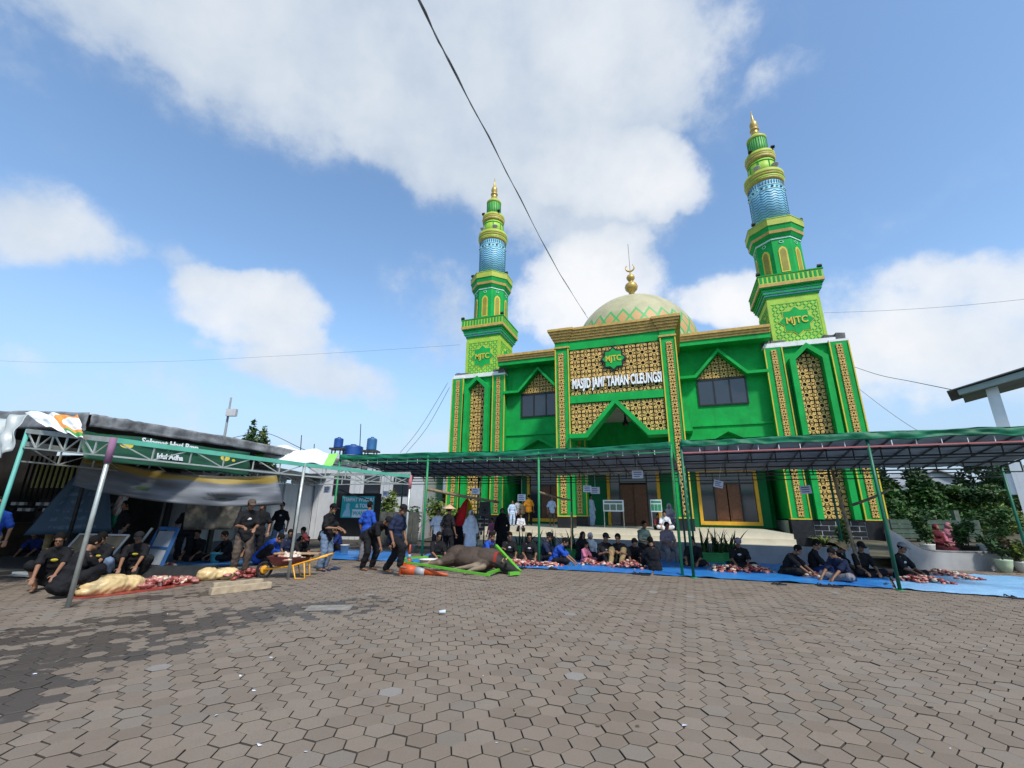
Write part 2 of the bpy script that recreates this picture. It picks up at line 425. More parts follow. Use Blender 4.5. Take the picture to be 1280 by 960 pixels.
# ---------------- porch
PD = -3.1
def yellow_edge(m_, x, z0, z1, d, w=.035):
    m_.box((x-w/2, d-.02, z0), (x+w/2, d+.02, z1), YEL)
def porch(m_):
    m_.box((-1.5, PD+.1, 4.96), (1.5, PD+.35, 7.22), GREEN)         # front wall behind the lattice
    for sg in (-1, 1):
        a, b = sorted((sg*1.98, sg*1.75)); m_.box((a, PD+.49, 3.93), (b, WD-.002, 7.22), GREEN)
    m_.box((-1.95, PD+.36, 4.96), (1.95, WD-.003, 5.1), CEIL)
    m_.box((-1.97, PD+.36, 7.0), (1.97, WD-.002, 7.22), GREEN)
mpart('porch', mosque, porch)
for sg in (-1, 1):
    for (py, ztop) in ((PD, 6.98), (-.55, 4.957)):
        def pil(m_):
            a, b = sorted((sg*1.50, sg*1.98))
            m_.box((a, py, 1.42), (b, py+.48, ztop), GREEN)
            for x in (sg*1.515, sg*1.965): yellow_edge(m_, x, 1.425, ztop-.02, py-.01)
            m_.box((a-.01, py-.03, 1.385), (b+.01, py+.5, 1.42), YEL)
        po = mpart('porch_pillar', mosque, pil)
        mpart('pillar_base', po, lambda m_: m_.box((sg*1.74-.25, py-.02, 1.052), (sg*1.74+.25, py+.49, 1.384), BTILE))
        lattice(sg*1.77-.105, sg*1.77+.105, 1.47, ztop-.17, .21, py-.012, po, nx=1, simple=True)
    # capital
    def cap(m_):
        c = sg*1.74
        m_.box((c-.27, PD-.05, 6.98), (c+.27, PD+.5, 7.04), GOLD)
        m_.box((c-.245, PD-.01, 7.04), (c+.245, PD+.5, 7.22), GREEN)
        for k in range(5):
            o_ = .02+.045*k; m_.box((c-.25-o_, PD-.03-o_, 7.22+.088*k), (c+.25+o_, PD+.5, 7.22+.088*k+.085), GOLD)
    mpart('capital', mosque, cap)
def ent(m_):
    m_.box((-1.49, PD+.02, 6.90), (1.49, PD+.36, 7.218), GREEN)
    for k in range(5):
        o_ = .02+.04*k; m_.box((-1.5+.0, PD-.0-o_, 7.22+.085*k), (1.5, PD+.5, 7.22+.085*k+.082), GOLD)
mpart('entablature', mosque, ent)
mpart('lintel_band', mosque, lambda m_: m_.box((-1.49, PD+.0, 5.0), (1.49, PD+.12, 5.26), GREEN))
def sidecorn(m_):
    for sg in (-1, 1):
        for k in range(5):
            o_ = .02+.045*k; a, b = sorted((sg*1.75, sg*(1.99+o_))); m_.box((a, PD+.52, 7.22+.088*k), (b, WD, 7.22+.088*k+.085), GOLD)
    m_.box((-1.9, PD+.1, 7.5), (1.9, WD, 7.62), ROOFG)
mpart('porch_roof', mosque, sidecorn)
lattice(-1.48, 1.48, 5.27, 6.89, .37, PD+.07, mosque)
GZ, GA = 3.80, 4.86
def gable(m_):
    t = .14
    m_.prism([(-1.5, GZ), (-.92, GZ), (0, GA), (.92, GZ), (1.5, GZ), (1.5, GZ+t), (.99, GZ+t), (0, GA+t*1.35), (-.99, GZ+t), (-1.5, GZ+t)], PD-.22, PD+.35, GREEN)
mpart('gable_arch', mosque, gable)
for sg in (-1, 1):
    n = Vector((-sg*1.06, 0, -.92)).normalized()       # keep what lies above the slope
    pl = [((sg*.97, 0, GZ+t_), n) for t_ in (.14,)]
    a, b = sorted((sg*.08, sg*1.48))
    lattice(a, b, GZ+.14, 4.995, .37, PD+.07, mosque, pl, poly=[(sg*1.48, GZ+.14), (sg*1.48, 4.995), (sg*.05, 4.995), (sg*1.0, GZ+.14)])
# star badge and name
def star(m_, cx, cz, r, d, th, M, inner=.765, n=8):
    pts = []
    for k in range(2*n):
        t = math.pi*k/n + math.pi/2; q = r if k % 2 == 0 else r*inner
        pts.append((cx+q*math.cos(t), cz+q*math.sin(t)))
    m_.prism(pts, d-th, d, M)
sg_ = mb(); star(sg_, 0, 6.42, .44, PD+.03, .03, FRAMEB); b_ = sg_.build('star_badge', mosque)
sg_ = mb(); star(sg_, 0, 6.42, .365, PD-.001, .02, GREEN); sg_.build('badge_face', b_)
def put_text(body, size, M, x, d, z, parent, sx=1., depth=.03, bold=0., name='lettering'):
    me = text_mesh(body, size*K, M, depth, sx, bold, name=name)
    return obj(name, me, parent, mx((x, d, z)))
put_text('MJTC', .27, YEL, 0, PD-.03, 6.42, b_, .82, bold=.008)
put_text("MASJID JAMI' TAMAN CILEUNGSI", .46, SIGNW, .035, PD+.0, 5.64, mosque, .43, .08, bold=.022)
# porch lamp under the ceiling
def lampf(m_): m_.lathe([(.02, 0), (.06, .0), (.12, .05), (.05, .2), (.02, .5)], (.12, PD+1.6, 4.46), FRAMEB, 10)
mpart('ceiling_lamp', mosque, lampf)

# ---------------- dome
dm_ = bpy.data.materials.new('dome_paint'); dm_.use_nodes = True; t = dm_.node_tree; b = t.nodes['Principled BSDF']
tcn = t.nodes.new('ShaderNodeTexCoord'); sx_ = t.nodes.new('ShaderNodeSeparateXYZ'); t.links.new(tcn.outputs['Object'], sx_.inputs[0])
X, Y, Z = [E(t, sx_.outputs[i]) for i in range(3)]
az = Y.op('ARCTAN2', X) * (30/(2*math.pi))               # diamonds round the dome
el = (Z/(X*X+Y*Y+Z*Z).op('SQRT')).op('ARCSINE')*(180/math.pi)
tri = ((az.op('FRACT') - .5).op('ABSOLUTE'))*2.0          # 0..1
h1 = (tri - .5)*9.0
za, zb, zc = el - (h1 + 22.0), el - (h1*-1.0 + 13.5), el - (h1 + 5.0)
line = za.op('ABSOLUTE').op('LESS_THAN', 1.9).mx(zb.op('ABSOLUTE').op('LESS_THAN', 1.9)).mx(zc.op('ABSOLUTE').op('LESS_THAN', 1.9))
inside = za.op('LESS_THAN', -2.0)*zb.op('GREATER_THAN', 2.0)
inside = inside.mx(zb.op('LESS_THAN', -2.0)*zc.op('GREATER_THAN', 2.0))
below = zc.op('LESS_THAN', 0.0); gore = tri.op('GREATER_THAN', .90)*below
nz = noise(t, tcn.outputs['Object'], 1.2, 6, .6)
base = mixc(t, nz.sm(.3, .7), (.36, .335, .195), (.45, .42, .25))
low = mixc(t, below, base, (.50, .52, .30))
c1 = mixc(t, inside, low, (.52, .29, .11)); c2 = mixc(t, line.mx(gore), c1, (.08, .36, .10))
t.links.new(c2, b.inputs['Base Color']); b.inputs['Roughness'].default_value = .55
dome = MB(); prof = []
RD = 3.63*K
for i in range(25):
    a = R(-30 + 120*i/24); r = RD*math.cos(a); z = RD*math.sin(a)*(1.0 if a < 0 else 1.0+.02*math.sin(a))
    prof.append((max(r, .05), z))
dome.lathe(prof, (0, 0, 0), dm_, 72)
dob = dome.build('dome', mosque, mx((.12, 8.3, 10.44)))
fin = MB(); GF = mat('bright_gold', (.52, .36, .10), .35, .15, 8, metal=.35)
fin.lathe([(.62,0),(.60,.12),(.35,.25),(.2,.4),(.2,.75),(.26,.8),(.2,.86),(.3,.95),(.5,1.15),(.56,1.4),(.48,1.65),(.28,1.82),(.14,1.9),(.2,2.0),(.34,2.2),(.36,2.35),(.28,2.52),(.12,2.64),(.08,2.7),(.06,3.0)], (0,0,RD*1.02-.12), GF, 20)
pts = [(math.sin(a)*.36, 0, RD*1.02+3.2-math.cos(a)*.36) for a in [R(-140+280*i/24) for i in range(25)]]
fin.tube(pts, [.03+.05*math.sin(math.pi*i/24) for i in range(25)], GF, 8)
fin.tube([(0,0,RD*1.02+2.8), (-.02,0,RD*1.02+5.6)], .018, FRAMEB, 5)
fin.build('dome_finial', dob)
def drum(m_): m_.lathe([(3.3, 7.62), (3.3, 9.3), (3.15, 9.3)], (.08, 8.0, 0), LIME, 48)
mpart('dome_drum', mosque, drum)

# ---------------- minarets (tower base + shaft), built once and copied
ST = 6.347
def minaret():
    root = thing('minaret', MORG, 'x', 'minaret', 'minarets flanking the mosque', MYAW)
    P = lambda name, fn, par=None: mpart(name, par or root, fn)
    def body(m_):
        m_.box((-1.25, .16, 1.40), (1.25, 2.55, 7.32), GREEN)
        m_.box((-1.25, .02, FL), (1.25, 2.55, 1.35), GROUT)
    P('tower_body', body)
    for sg in (-1, 1):
        def pil(m_):
            c = sg*1.0
            m_.box((c-.29, 0, 1.42), (c+.29, .4, 7.32), GREEN)
            for x in (c-.275, c+.275): yellow_edge(m_, x, 1.425, 7.3, -.01)
            m_.box((c-.30, -.03, 1.385), (c+.30, .3, 1.42), YEL)
        po = P('corner_pilaster', pil)
        lattice(sg*.99-.1, sg*.99+.1, 1.46, 7.22, .2, -.012, po, nx=1, simple=True)
        P('pilaster_base', lambda m_: m_.box((sg*1.0-.31, -.02, FL), (sg*1.0+.31, .4, 1.383), BTILE))
    # stone tiles of the plinth between the pilaster bases
    tm = None
    for row in range(6):
        for k in range(4):
            off = (.5 if row % 2 else 0)
            x0 = -.685 + (k-off)*.4; x1 = x0+.4; x0, x1 = max(x0, -.685), min(x1+0, .685)
            if k == 3 and row % 2: x1 = .685
            if x1-x0 < .06: continue
            P('stone_tile', lambda m_: m_.box((x0+.012, .008, FL+row*.155+.010), (x1-.012, .03, FL+(row+1)*.155-.010), BTILE))
    P('plinth_cap', lambda m_: m_.box((-.69, .0, 1.375), (.69, .17, 1.40), BTILE))
    # pointed niche
    W_, w_, zs, za = .58, .40, 6.82, 7.34
    def nf(m_):
        o = [(-W_, 1.405), (-W_, zs), (0, za), (W_, zs), (W_, 1.405)]; i_ = [(w_, 1.405), (w_, zs-.07), (0, za-.20), (-w_, zs-.07), (-w_, 1.405)]
        # left leg, right leg, two slopes
        m_.prism([o[0], o[1], (-w_, zs-.07), (-w_, 1.405)], -.16, .17, GREEN); m_.prism([(w_, 1.405), (w_, zs-.07), o[3], o[4]], -.16, .17, GREEN)
        m_.prism([o[1], o[2], (0, za-.20), (-w_, zs-.07)], -.158, .17, GREEN); m_.prism([o[2], o[3], (w_, zs-.07), (0, za-.20)], -.158, .17, GREEN)
    nfo = P('niche_frame', nf)
    n1_ = Vector((.33, 0, .40)).normalized()
    lattice(-.39, .39, 1.41, 7.12, .39, .13, nfo, [((.4, 0, zs-.08), (.309, 0, .95*.4)), ((-.4, 0, zs-.08), (-.309, 0, .95*.4))], nx=2, poly=[(-.39, 1.41), (.39, 1.41), (.39, zs-.08), (0, za-.22), (-.39, zs-.08)])
    P('white_band', lambda m_: (m_.box((-1.24, .03, 7.325), (1.24, 2.5, 7.50), WHITE), m_.box((-1.30, -.01, 7.32), (-.72, .5, 7.40), WHITE), m_.box((.72, -.01, 7.32), (1.30, .5, 7.40), WHITE)))
    def rub(m_):
        rr = random.Random(5)
        for i in range(34):
            x = rr.choice((-1, 1))*rr.uniform(.62, 1.24); y = rr.uniform(.06, .5); s_ = rr.uniform(.04, .10)
            m_.box((x-s_*1.6, y-s_, 7.40 if abs(x) > .74 else 7.50), (x+s_*1.6, y+s_, 7.5+rr.uniform(.04, .16)), ROOFG, Matrix.Rotation(rr.uniform(-.2,.2), 3, 'Y'))
    P('broken_coping', rub)
    # square lime block with the badge
    h, y0, y1 = .847, .394, 2.09; yc = (y0+y1)/2
    sb = P('square_block', lambda m_: m_.box((-h, y0, 7.4), (h, y1, 9.42), LIME))
    for face in range(4):
        # border bars + scroll relief + star, on each side
        M4 = Matrix.Rotation(R(90*face), 3, 'Z')
        def tr(m_):
            m_.v = [tuple(M4 @ (Vector(p)-Vector((0, yc, 0))) + Vector((0, yc, 0))) for p in m_.v]
        f_ = mb(); d = y0-.012
        for a, b in (((-h-.01, d, 7.5), (-h+.09, d+.04, 9.25)), ((h-.09, d, 7.5), (h+.01, d+.04, 9.25)), ((-h+.09, d, 9.15), (h-.09, d+.04, 9.25)), ((-h+.09, d, 7.5), (h-.09, d+.04, 7.6))):
            f_.box(a, b, LIME)
        rr = random.Random(2)
        for i in range(13):
            for j in range(14):
                x, z = -.68+i*.113, 7.68+j*.112
                if (x*x+(z-8.42)**2)**.5 < .56: continue
                a = R(45*(1+2*((i+j) % 2))); dx, dz = math.cos(a)*.05, math.sin(a)*.05
                f_.prism([(x-dx-dz*.35, z-dz+dx*.35), (x-dx+dz*.35, z-dz-dx*.35), (x+dx+dz*.35, z+dz-dx*.35), (x+dx-dz*.35, z+dz+dx*.35)], y0-.01, y0+.01, GREEN)
        tr(f_); f_.build('scroll_relief', sb)
        f_ = mb(); star(f_, 0, 8.42, .60, y0+.01, .03, LIMEY); star(f_, 0, 8.42, .555, y0-.001, .03, GREEN); tr(f_); st_ = f_.build('star_badge', sb)
        if face == 0: put_text('MJTC', .36, YEL, 0, y0-.045, 8.42, sb, .85, bold=.01)
    def stepped(m_, lv):                                   # square stepped cornice
        for o_, z0, z1, M in lv: m_.box((-h-o_, y0-o_, z0), (h+o_, y1+o_, z1), M)
    P('square_cornice', lambda m_: stepped(m_, [(.03, 9.42, 9.50, GREEN), (.06, 9.50, 9.56, SKYB), (.11, 9.562, 9.62, GREEN), (.10, 9.62, 9.67, SKYB), (.14, 9.672, 9.78, GREEN), (.19, 9.78, 9.83, GREEN), (.22, 9.832, 9.95, GOLD)]))
    bal = P('square_balcony', lambda m_: stepped(m_, [(.21, 9.952, 10.28, LIME), (.235, 10.28, 10.32, GREEN)]))
    def frets(m_):
        for k in range(14):
            x = -h-.12 + k*(2*h+.24)/13
            m_.box((x-.045, y0-.222, 10.0), (x+.03, y0-.2, 10.23), GREEN)
            m_.box((-h-.222, y0-.12+k*(y1-y0+.24)/13-.04, 10.0), (-h-.2, y0-.12+k*(y1-y0+.24)/13+.03, 10.23), GREEN)
            m_.box((h+.2, y0-.12+k*(y1-y0+.24)/13-.04, 10.0), (h+.222, y0-.12+k*(y1-y0+.24)/13+.03, 10.23), GREEN)
    mpart('fret', bal, frets)
    c = (0, yc, 0); ph = R(22.5)
    P('octagon_room', lambda m_: m_.lathe([(.84, 10.2), (.84, 12.02)], c, GREEN, 8, False, ph))
    for k in range(8):
        M4 = Matrix.Rotation(R(45*k), 3, 'Z'); ap = .84*math.cos(R(22.5))
        def wnd(m_, w_, z0, zs, zt, d0, d1, M):
            m_.prism([(-w_, z0), (w_, z0), (w_, zs), (w_*.7, zs+(zt-zs)*.6), (0, zt), (-w_*.7, zs+(zt-zs)*.6), (-w_, zs)], yc-ap-d1, yc-ap+.02-d0, M)
        f_ = mb(); wnd(f_, .15, 10.50, 11.42, 11.62, 0, .02, YEL); f_.v = [tuple(M4 @ (Vector(p)-Vector(c)) + Vector(c)) for p in f_.v]; wo_ = f_.build('arched_window', root)
        f_ = mb(); wnd(f_, .10, 10.56, 11.38, 11.54, 0, .027, mat('olive_panel', (.28, .24, .03), .6)); f_.v = [tuple(M4 @ (Vector(p)-Vector(c)) + Vector(c)) for p in f_.v]; f_.build('pane', wo_)
        f_ = mb(); f_.tube([(math.cos(a_)*.075, yc-ap-.012, 11.82+math.sin(a_)*.06) for a_ in [R(45*i) for i in range(9)]], .012, PALE, 5); f_.v = [tuple(M4 @ (Vector(p)-Vector(c)) + Vector(c)) for p in f_.v]; f_.build('roundel', root)
    P('octagon_cornice', lambda m_: [m_.lathe([(r, z0), (r2, z1)], c, M, 8, False, ph) for r, r2, z0, z1, M in ((.87, .87, 11.96, 12.03, PALE), (.90, .98, 12.032, 12.18, GREEN), (.99, 1.01, 12.182, 12.30, GOLD), (.99, 1.04, 12.302, 12.52, GREEN), (1.065, 1.065, 12.522, 12.80, LIMEY), (1.08, 1.08, 12.802, 12.83, LIME))])
    sh = P('round_shaft', lambda m_: m_.lathe([(.67, 12.8), (.66, 15.1)], c, SKYB, 40))
    def waves(m_):
        for j in range(12):
            z = 12.95 + j*.125
            m_.tube([(math.cos(a_)*.668, yc+math.sin(a_)*.668, z+.03*math.cos(a_*14)) for a_ in [2*math.pi*i/112 for i in range(113)]], .013, DKB, 4)
        for z in (14.44, 14.64): m_.lathe([(.675, z), (.69, z+.02), (.675, z+.04)], c, PALE, 40)
        for i in range(22):
            a_ = 2*math.pi*i/22; m_.ell((math.cos(a_)*.665, yc+math.sin(a_)*.665, 14.55), (.06, .06, .05), DKB if i % 2 else SKYB, 6, 4)
        for i in range(40):
            a_ = 2*math.pi*i/40; m_.box((math.cos(a_)*.665-.02, yc+math.sin(a_)*.665-.02, 14.72), (math.cos(a_)*.665+.02, yc+math.sin(a_)*.665+.02, 14.86), DKB)
    mpart('wave_relief', sh, waves)
    P('ring_balcony', lambda m_: [m_.lathe(pf, c, M, 40) for pf, M in (([(.67, 14.90), (.70, 14.98), (.73, 15.03)], OLIVEG), ([(.72, 15.032), (.75, 15.10)], LIME), ([(.74, 15.102), (.77, 15.19), (.765, 15.22)], OLIVEG), ([(.76, 15.222), (.76, 15.42), (.70, 15.42)], LIMEY))])
    dr = P('lime_drum', lambda m_: m_.lathe([(.53, 15.3), (.51, 16.25)], c, LIME, 32))
    mpart('drum_seam', dr, lambda m_: [m_.box((math.cos(a_)*.53-.014, yc+math.sin(a_)*.53-.014, 15.42), (math.cos(a_)*.53+.014, yc+math.sin(a_)*.53+.014, 16.06), GREEN) for a_ in [R(22.5+45*i) for i in range(8)]])
    mpart('drum_band', dr, lambda m_: m_.lathe([(.535, 16.03), (.535, 16.06)], c, GREEN, 32))
    for lx in (-.32, .35): mpart('loudspeaker', dr, lambda m_: m_.lathe([(.05, 0), (.14, .16), (.15, .17)], (lx, yc-.60, 15.44), WHITEG, 12))
    P('upper_ring', lambda m_: [m_.lathe(pf, c, M, 36) for pf, M in (([(.53, 16.16), (.56, 16.24), (.585, 16.32)], OLIVEG), ([(.58, 16.322), (.60, 16.40)], OLIVEG), ([(.585, 16.402), (.585, 16.58), (.54, 16.58)], LIMEY))])
    up = P('fluted_drum', lambda m_: m_.lathe([(.375, 16.5), (.37, 17.52)], c, mat('mid_green_paint', (.10, .40, .07), .55, .12, 2), 32))
    mpart('flute', up, lambda m_: [m_.box((math.cos(a_)*.37-.012, yc+math.sin(a_)*.37-.012, 16.6), (math.cos(a_)*.37+.012, yc+math.sin(a_)*.37+.012, 17.42), GREEND) for a_ in [R(15*i) for i in range(24)]])
    P('drum_cap', lambda m_: m_.lathe([(.38, 17.42), (.395, 17.48), (.395, 17.56), (.30, 17.66), (.18, 17.80)], c, LIMEY, 32))
    P('spire', lambda m_: m_.lathe([(.18, 17.75), (.15, 17.98), (.13, 18.05), (.19, 18.08), (.19, 18.14), (.12, 18.17), (.13, 18.22), (.17, 18.36), (.155, 18.5), (.09, 18.62), (.06, 18.72), (.04, 18.9), (.012, 19.22)], c, GF, 16))
    for (x, y, z) in ((-h-.18, y0-.15, 10.32), (h+.15, y0-.15, 10.32), (-.80, yc-.58, 12.83), (.92, yc-.33, 12.83), (.45, yc-.40, 16.58), (-.42, yc-.40, 16.58)):
        P('floodlight', lambda m_: (m_.box((x-.07, y-.06, z+.04), (x+.07, y+.05, z+.15), FRAMEB, Matrix.Rotation(R(-35), 3, 'X')), m_.bar((x, y, z-.03), (x, y, z+.06), .03, .03, FRAMEB)))
    return root
def shift(root, ds):
    a = MYAW; root.location = (MORG[0]+K*ds*math.cos(a), MORG[1]+K*ds*math.sin(a), 0)
mA = minaret(); shift(mA, ST-.03); tag(mA, 'nearer and larger-looking green and blue minaret, right of the dome')
mB = copy_tree(mA); shift(mB, -ST+.03); tag(mB, 'farther green and blue minaret, left of the dome beside the neighbouring houses')

# ================================================================== THE GROUND
gm = mat('dry_soil', (.17, .15, .12), .95, .25, .5, .3, 10)
g = MB(); g.add([(-900,-300,-.06),(900,-300,-.06),(900,1500,-.06),(-900,1500,-.06)], [(0,1,2,3)], gm)
tag(g.build('ground'), kind='structure')
# wet, stained paving material (albedo per stone, stains where water and blood were washed across)
def paver_mat():
    M = bpy.data.materials.new('paver_concrete'); M.use_nodes = True; t = M.node_tree; b = t.nodes['Principled BSDF']
    geo = t.nodes.new('ShaderNodeNewGeometry'); oi = t.nodes.new('ShaderNodeObjectInfo'); P = geo.outputs['Position']
    rnd = (E(t, geo.outputs['Random Per Island']) + E(t, oi.outputs['Random'])).op('FRACT')
    c = mixc(t, rnd, (.162, .124, .091), (.212, .166, .125))
    c = mixc(t, rnd.op('MULTIPLY', 7.31).op('FRACT').sm(.80, 1.0)*.35, c, (.17, .165, .145))
    c = mixc(t, rnd.op('MULTIPLY', 13.7).op('FRACT').op('GREATER_THAN', .997)*.5, c, (.28, .28, .28))
    c = mixc(t, noise(t, P, .9, 6, .6).sm(.35, .75)*.38, c, (.24, .20, .16))
    c = mixc(t, noise(t, P, 3.2, 6, .65).sm(.52, .8)*.35, c, (.11, .095, .08))
    c = mixc(t, noise(t, P, 90, 3, .6).sm(.4, .75)*.35, c, (.10, .09, .08))
    sx = t.nodes.new('ShaderNodeSeparateXYZ'); t.links.new(P, sx.inputs[0]); x, y = E(t, sx.outputs[0]), E(t, sx.outputs[1])
    nz = noise(t, P, 1.5, 8, .68); nf = noise(t, P, 5.0, 5, .65)
    m_ = None
    for (u0, v0, u1, v1, w) in ((450, 756, 330, 766, .8), (330, 766, 220, 785, .75), (220, 785, 100, 800, .7), (110, 800, -30, 870, .75), (200, 770, -40, 805, .65), (250, 800, 150, 830, .4), (330, 735, 130, 752, .5), (60, 850, -60, 900, .5)):
        a, c_ = G(u0, v0), G(u1, v1); d = c_-a; L2 = d.dot(d)
        tt = ((x-a.x)*d.x + (y-a.y)*d.y).op('DIVIDE', L2, clamp=True)
        q = (((x-a.x)-tt*d.x)*((x-a.x)-tt*d.x) + ((y-a.y)-tt*d.y)*((y-a.y)-tt*d.y)).op('SQRT')
        q = q/w*-1.0 + 1.0
        m_ = q if m_ is None else m_.mx(q)
    wet = (m_*1.0 + (nz-.5)*2.0 + (nf-.5)*1.8 + (rnd-.5)*1.3).sm(.38, .60)*m_.sm(-.7, .1)
    c = mixc(t, wet*.72, c, (.030, .026, .024))
    t.links.new(c, b.inputs['Base Color'])
    rg = (wet*-.45 + .82); t.links.new(rg.k, b.inputs['Roughness']); b.inputs['Specular IOR Level'].default_value = .35
    bn = t.nodes.new('ShaderNodeBump'); bn.inputs['Strength'].default_value = .25; bn.inputs['Distance'].default_value = .004
    t.links.new(noise(t, P, 120, 4, .6).k, bn.inputs['Height']); t.links.new(bn.outputs[0], b.inputs['Normal'])
    return M
PAV = paver_mat()
JOINT = mat('joint_sand', (.05, .042, .034), .95, .75, .9)
pv = MB(); pv.add([(-40,-6,-.016),(30,-6,-.016),(30,40,-.016),(-40,40,-.016)], [(0,1,2,3)], JOINT)
paving = tag(pv.build('courtyard_paving'), kind='structure')
def hexmesh(r=.1155, gap=.0050, bev=.0035, th=.03):
    vs, fs = [], []
    for (rr, z) in ((r-gap-bev, 0), (r-gap-bev*.25, -bev*.6), (r-gap, -th)):
        for k in range(6):
            a = R(60*k+30); vs.append((rr*math.cos(a), rr*math.sin(a), z))
    fs.append(tuple(range(6)))
    for i in range(2):
        for k in range(6): fs.append((i*6+k, i*6+6+k, i*6+6+(k+1) % 6, i*6+(k+1) % 6))
    return vs, fs
hv, hf = hexmesh()
hme = bpy.data.meshes.new('paver'); hme.from_pydata(hv, [], hf); hme.materials.append(PAV); hme.materials.append(JOINT); hme.polygons.foreach_set('material_index', [0]*7+[1]*6); hme.update()
HA = R(8.5); ha = Vector((math.cos(HA), math.sin(HA), 0)); hb = Vector((-math.sin(HA), math.cos(HA), 0))
def project(p):
    d = Vector(p)-Vector((0, 0, EYE)); zc = d.dot(CF)
    return (640+FPX*d.dot(CR)/zc, 480-FPX*d.dot(CU)/zc, zc)
cells = []
rh = random.Random(3)
for j in range(-10, 110):
    for i in range(-110, 100):
        p = ha*(.2*(i + .5*(j % 2))) + hb*(.1732*j) + Vector((-.07, 3.44, 0))
        if p.y < 1.2: continue
        u, v, zc = project(p)
        if zc < .2 or u < -160 or u > 1440 or v > 1090: continue
        if p.y > 19 or p.x > 16: continue
        cells.append((p, u, v, zc))
vis = [c for c in cells if -20 < c[1] < 1300 and c[2] < 985]
vis.sort(key=lambda c: c[3])
near = set(id(c) for c in vis[:300])
sv, sf = [], []
for c in cells:
    p = c[0]; tx, ty = rh.gauss(0, .010), rh.gauss(0, .010); dz = rh.gauss(0, .0022); rz = rh.gauss(0, .012)
    big = .0012
    if id(c) in near:
        o = bpy.data.objects.new('paver', hme); COL.objects.link(o); o.parent = paving
        o.location = (p.x, p.y, dz); o.rotation_euler = (tx, ty, HA+rz)
    else:
        ca, sa = math.cos(HA+rz), math.sin(HA+rz); o_ = len(sv)
        far = c[3] > 9
        for (x, y, z) in hv: sv.append((p.x+ca*x-sa*y, p.y+sa*x+ca*y, z+dz+ty*-x*1+tx*y))
        sf += [tuple(i+o_ for i in f) for f in hf]
me = bpy.data.meshes.new('paver_field'); me.from_pydata(sv, [], sf); me.materials.append(PAV); me.materials.append(JOINT); me.polygons.foreach_set('material_index', ([0]*7+[1]*6)*(len(sf)//13)); me.update()
tag(obj('paver_field', me, paving), kind='stuff')

# ================================================================== MARQUEES
from mathutils import noise as mnoise
TARPG = mat('green_tarpaulin', (.004, .125, .062), .55, .3, 2.5, .5, 9, spec=.3)
LINER = mat('grey_liner', (.30, .31, .295), .75, .2, 2.5, .2, 10)
RAFT = mat('grey_rafter_steel', (.075, .078, .075), .6, .3, 6)
POLEG = mat('green_painted_steel', (.02, .25, .09), .45, .15, 5, dirt=.3)
POLED = mat('dark_green_steel', (.01, .12, .07), .45, .15, 5)
STEELD = mat('dark_steel', (.03, .032, .032), .5, .3, 6)
GALV = mat('galvanised_steel', (.42, .45, .42), .4, .15, 6, metal=.4, dirt=.3)
TEAL = mat('teal_painted_steel', (.10, .40, .29), .5, .12, 3, dirt=.2)
BAMB = mat('bamboo_pole', (.22, .16, .09), .6, .35, 8)
PINKP = mat('pink_painted_pipe', (.42, .13, .13), .5)
def grid(fn, nu, nv, M, name, parent=None, smooth=True, thick=0.):
    vs = [fn(i/nu, j/nv) for j in range(nv+1) for i in range(nu+1)]
    fs = [(j*(nu+1)+i, j*(nu+1)+i+1, (j+1)*(nu+1)+i+1, (j+1)*(nu+1)+i) for j in range(nv) for i in range(nu)]
    m_ = MB(); m_.add(vs, fs, M, smooth); o = m_.build(name, parent, fix=False)
    if thick:
        md = o.modifiers.new('cloth_thickness', 'SOLIDIFY'); md.thickness = thick
    return o
def sheet_uv(o, *a): return o
def lerp(a, b, t): return Vector(a)*(1-t) + Vector(b)*t
NB = Vector((.39, .92, 0)).normalized()*3.8
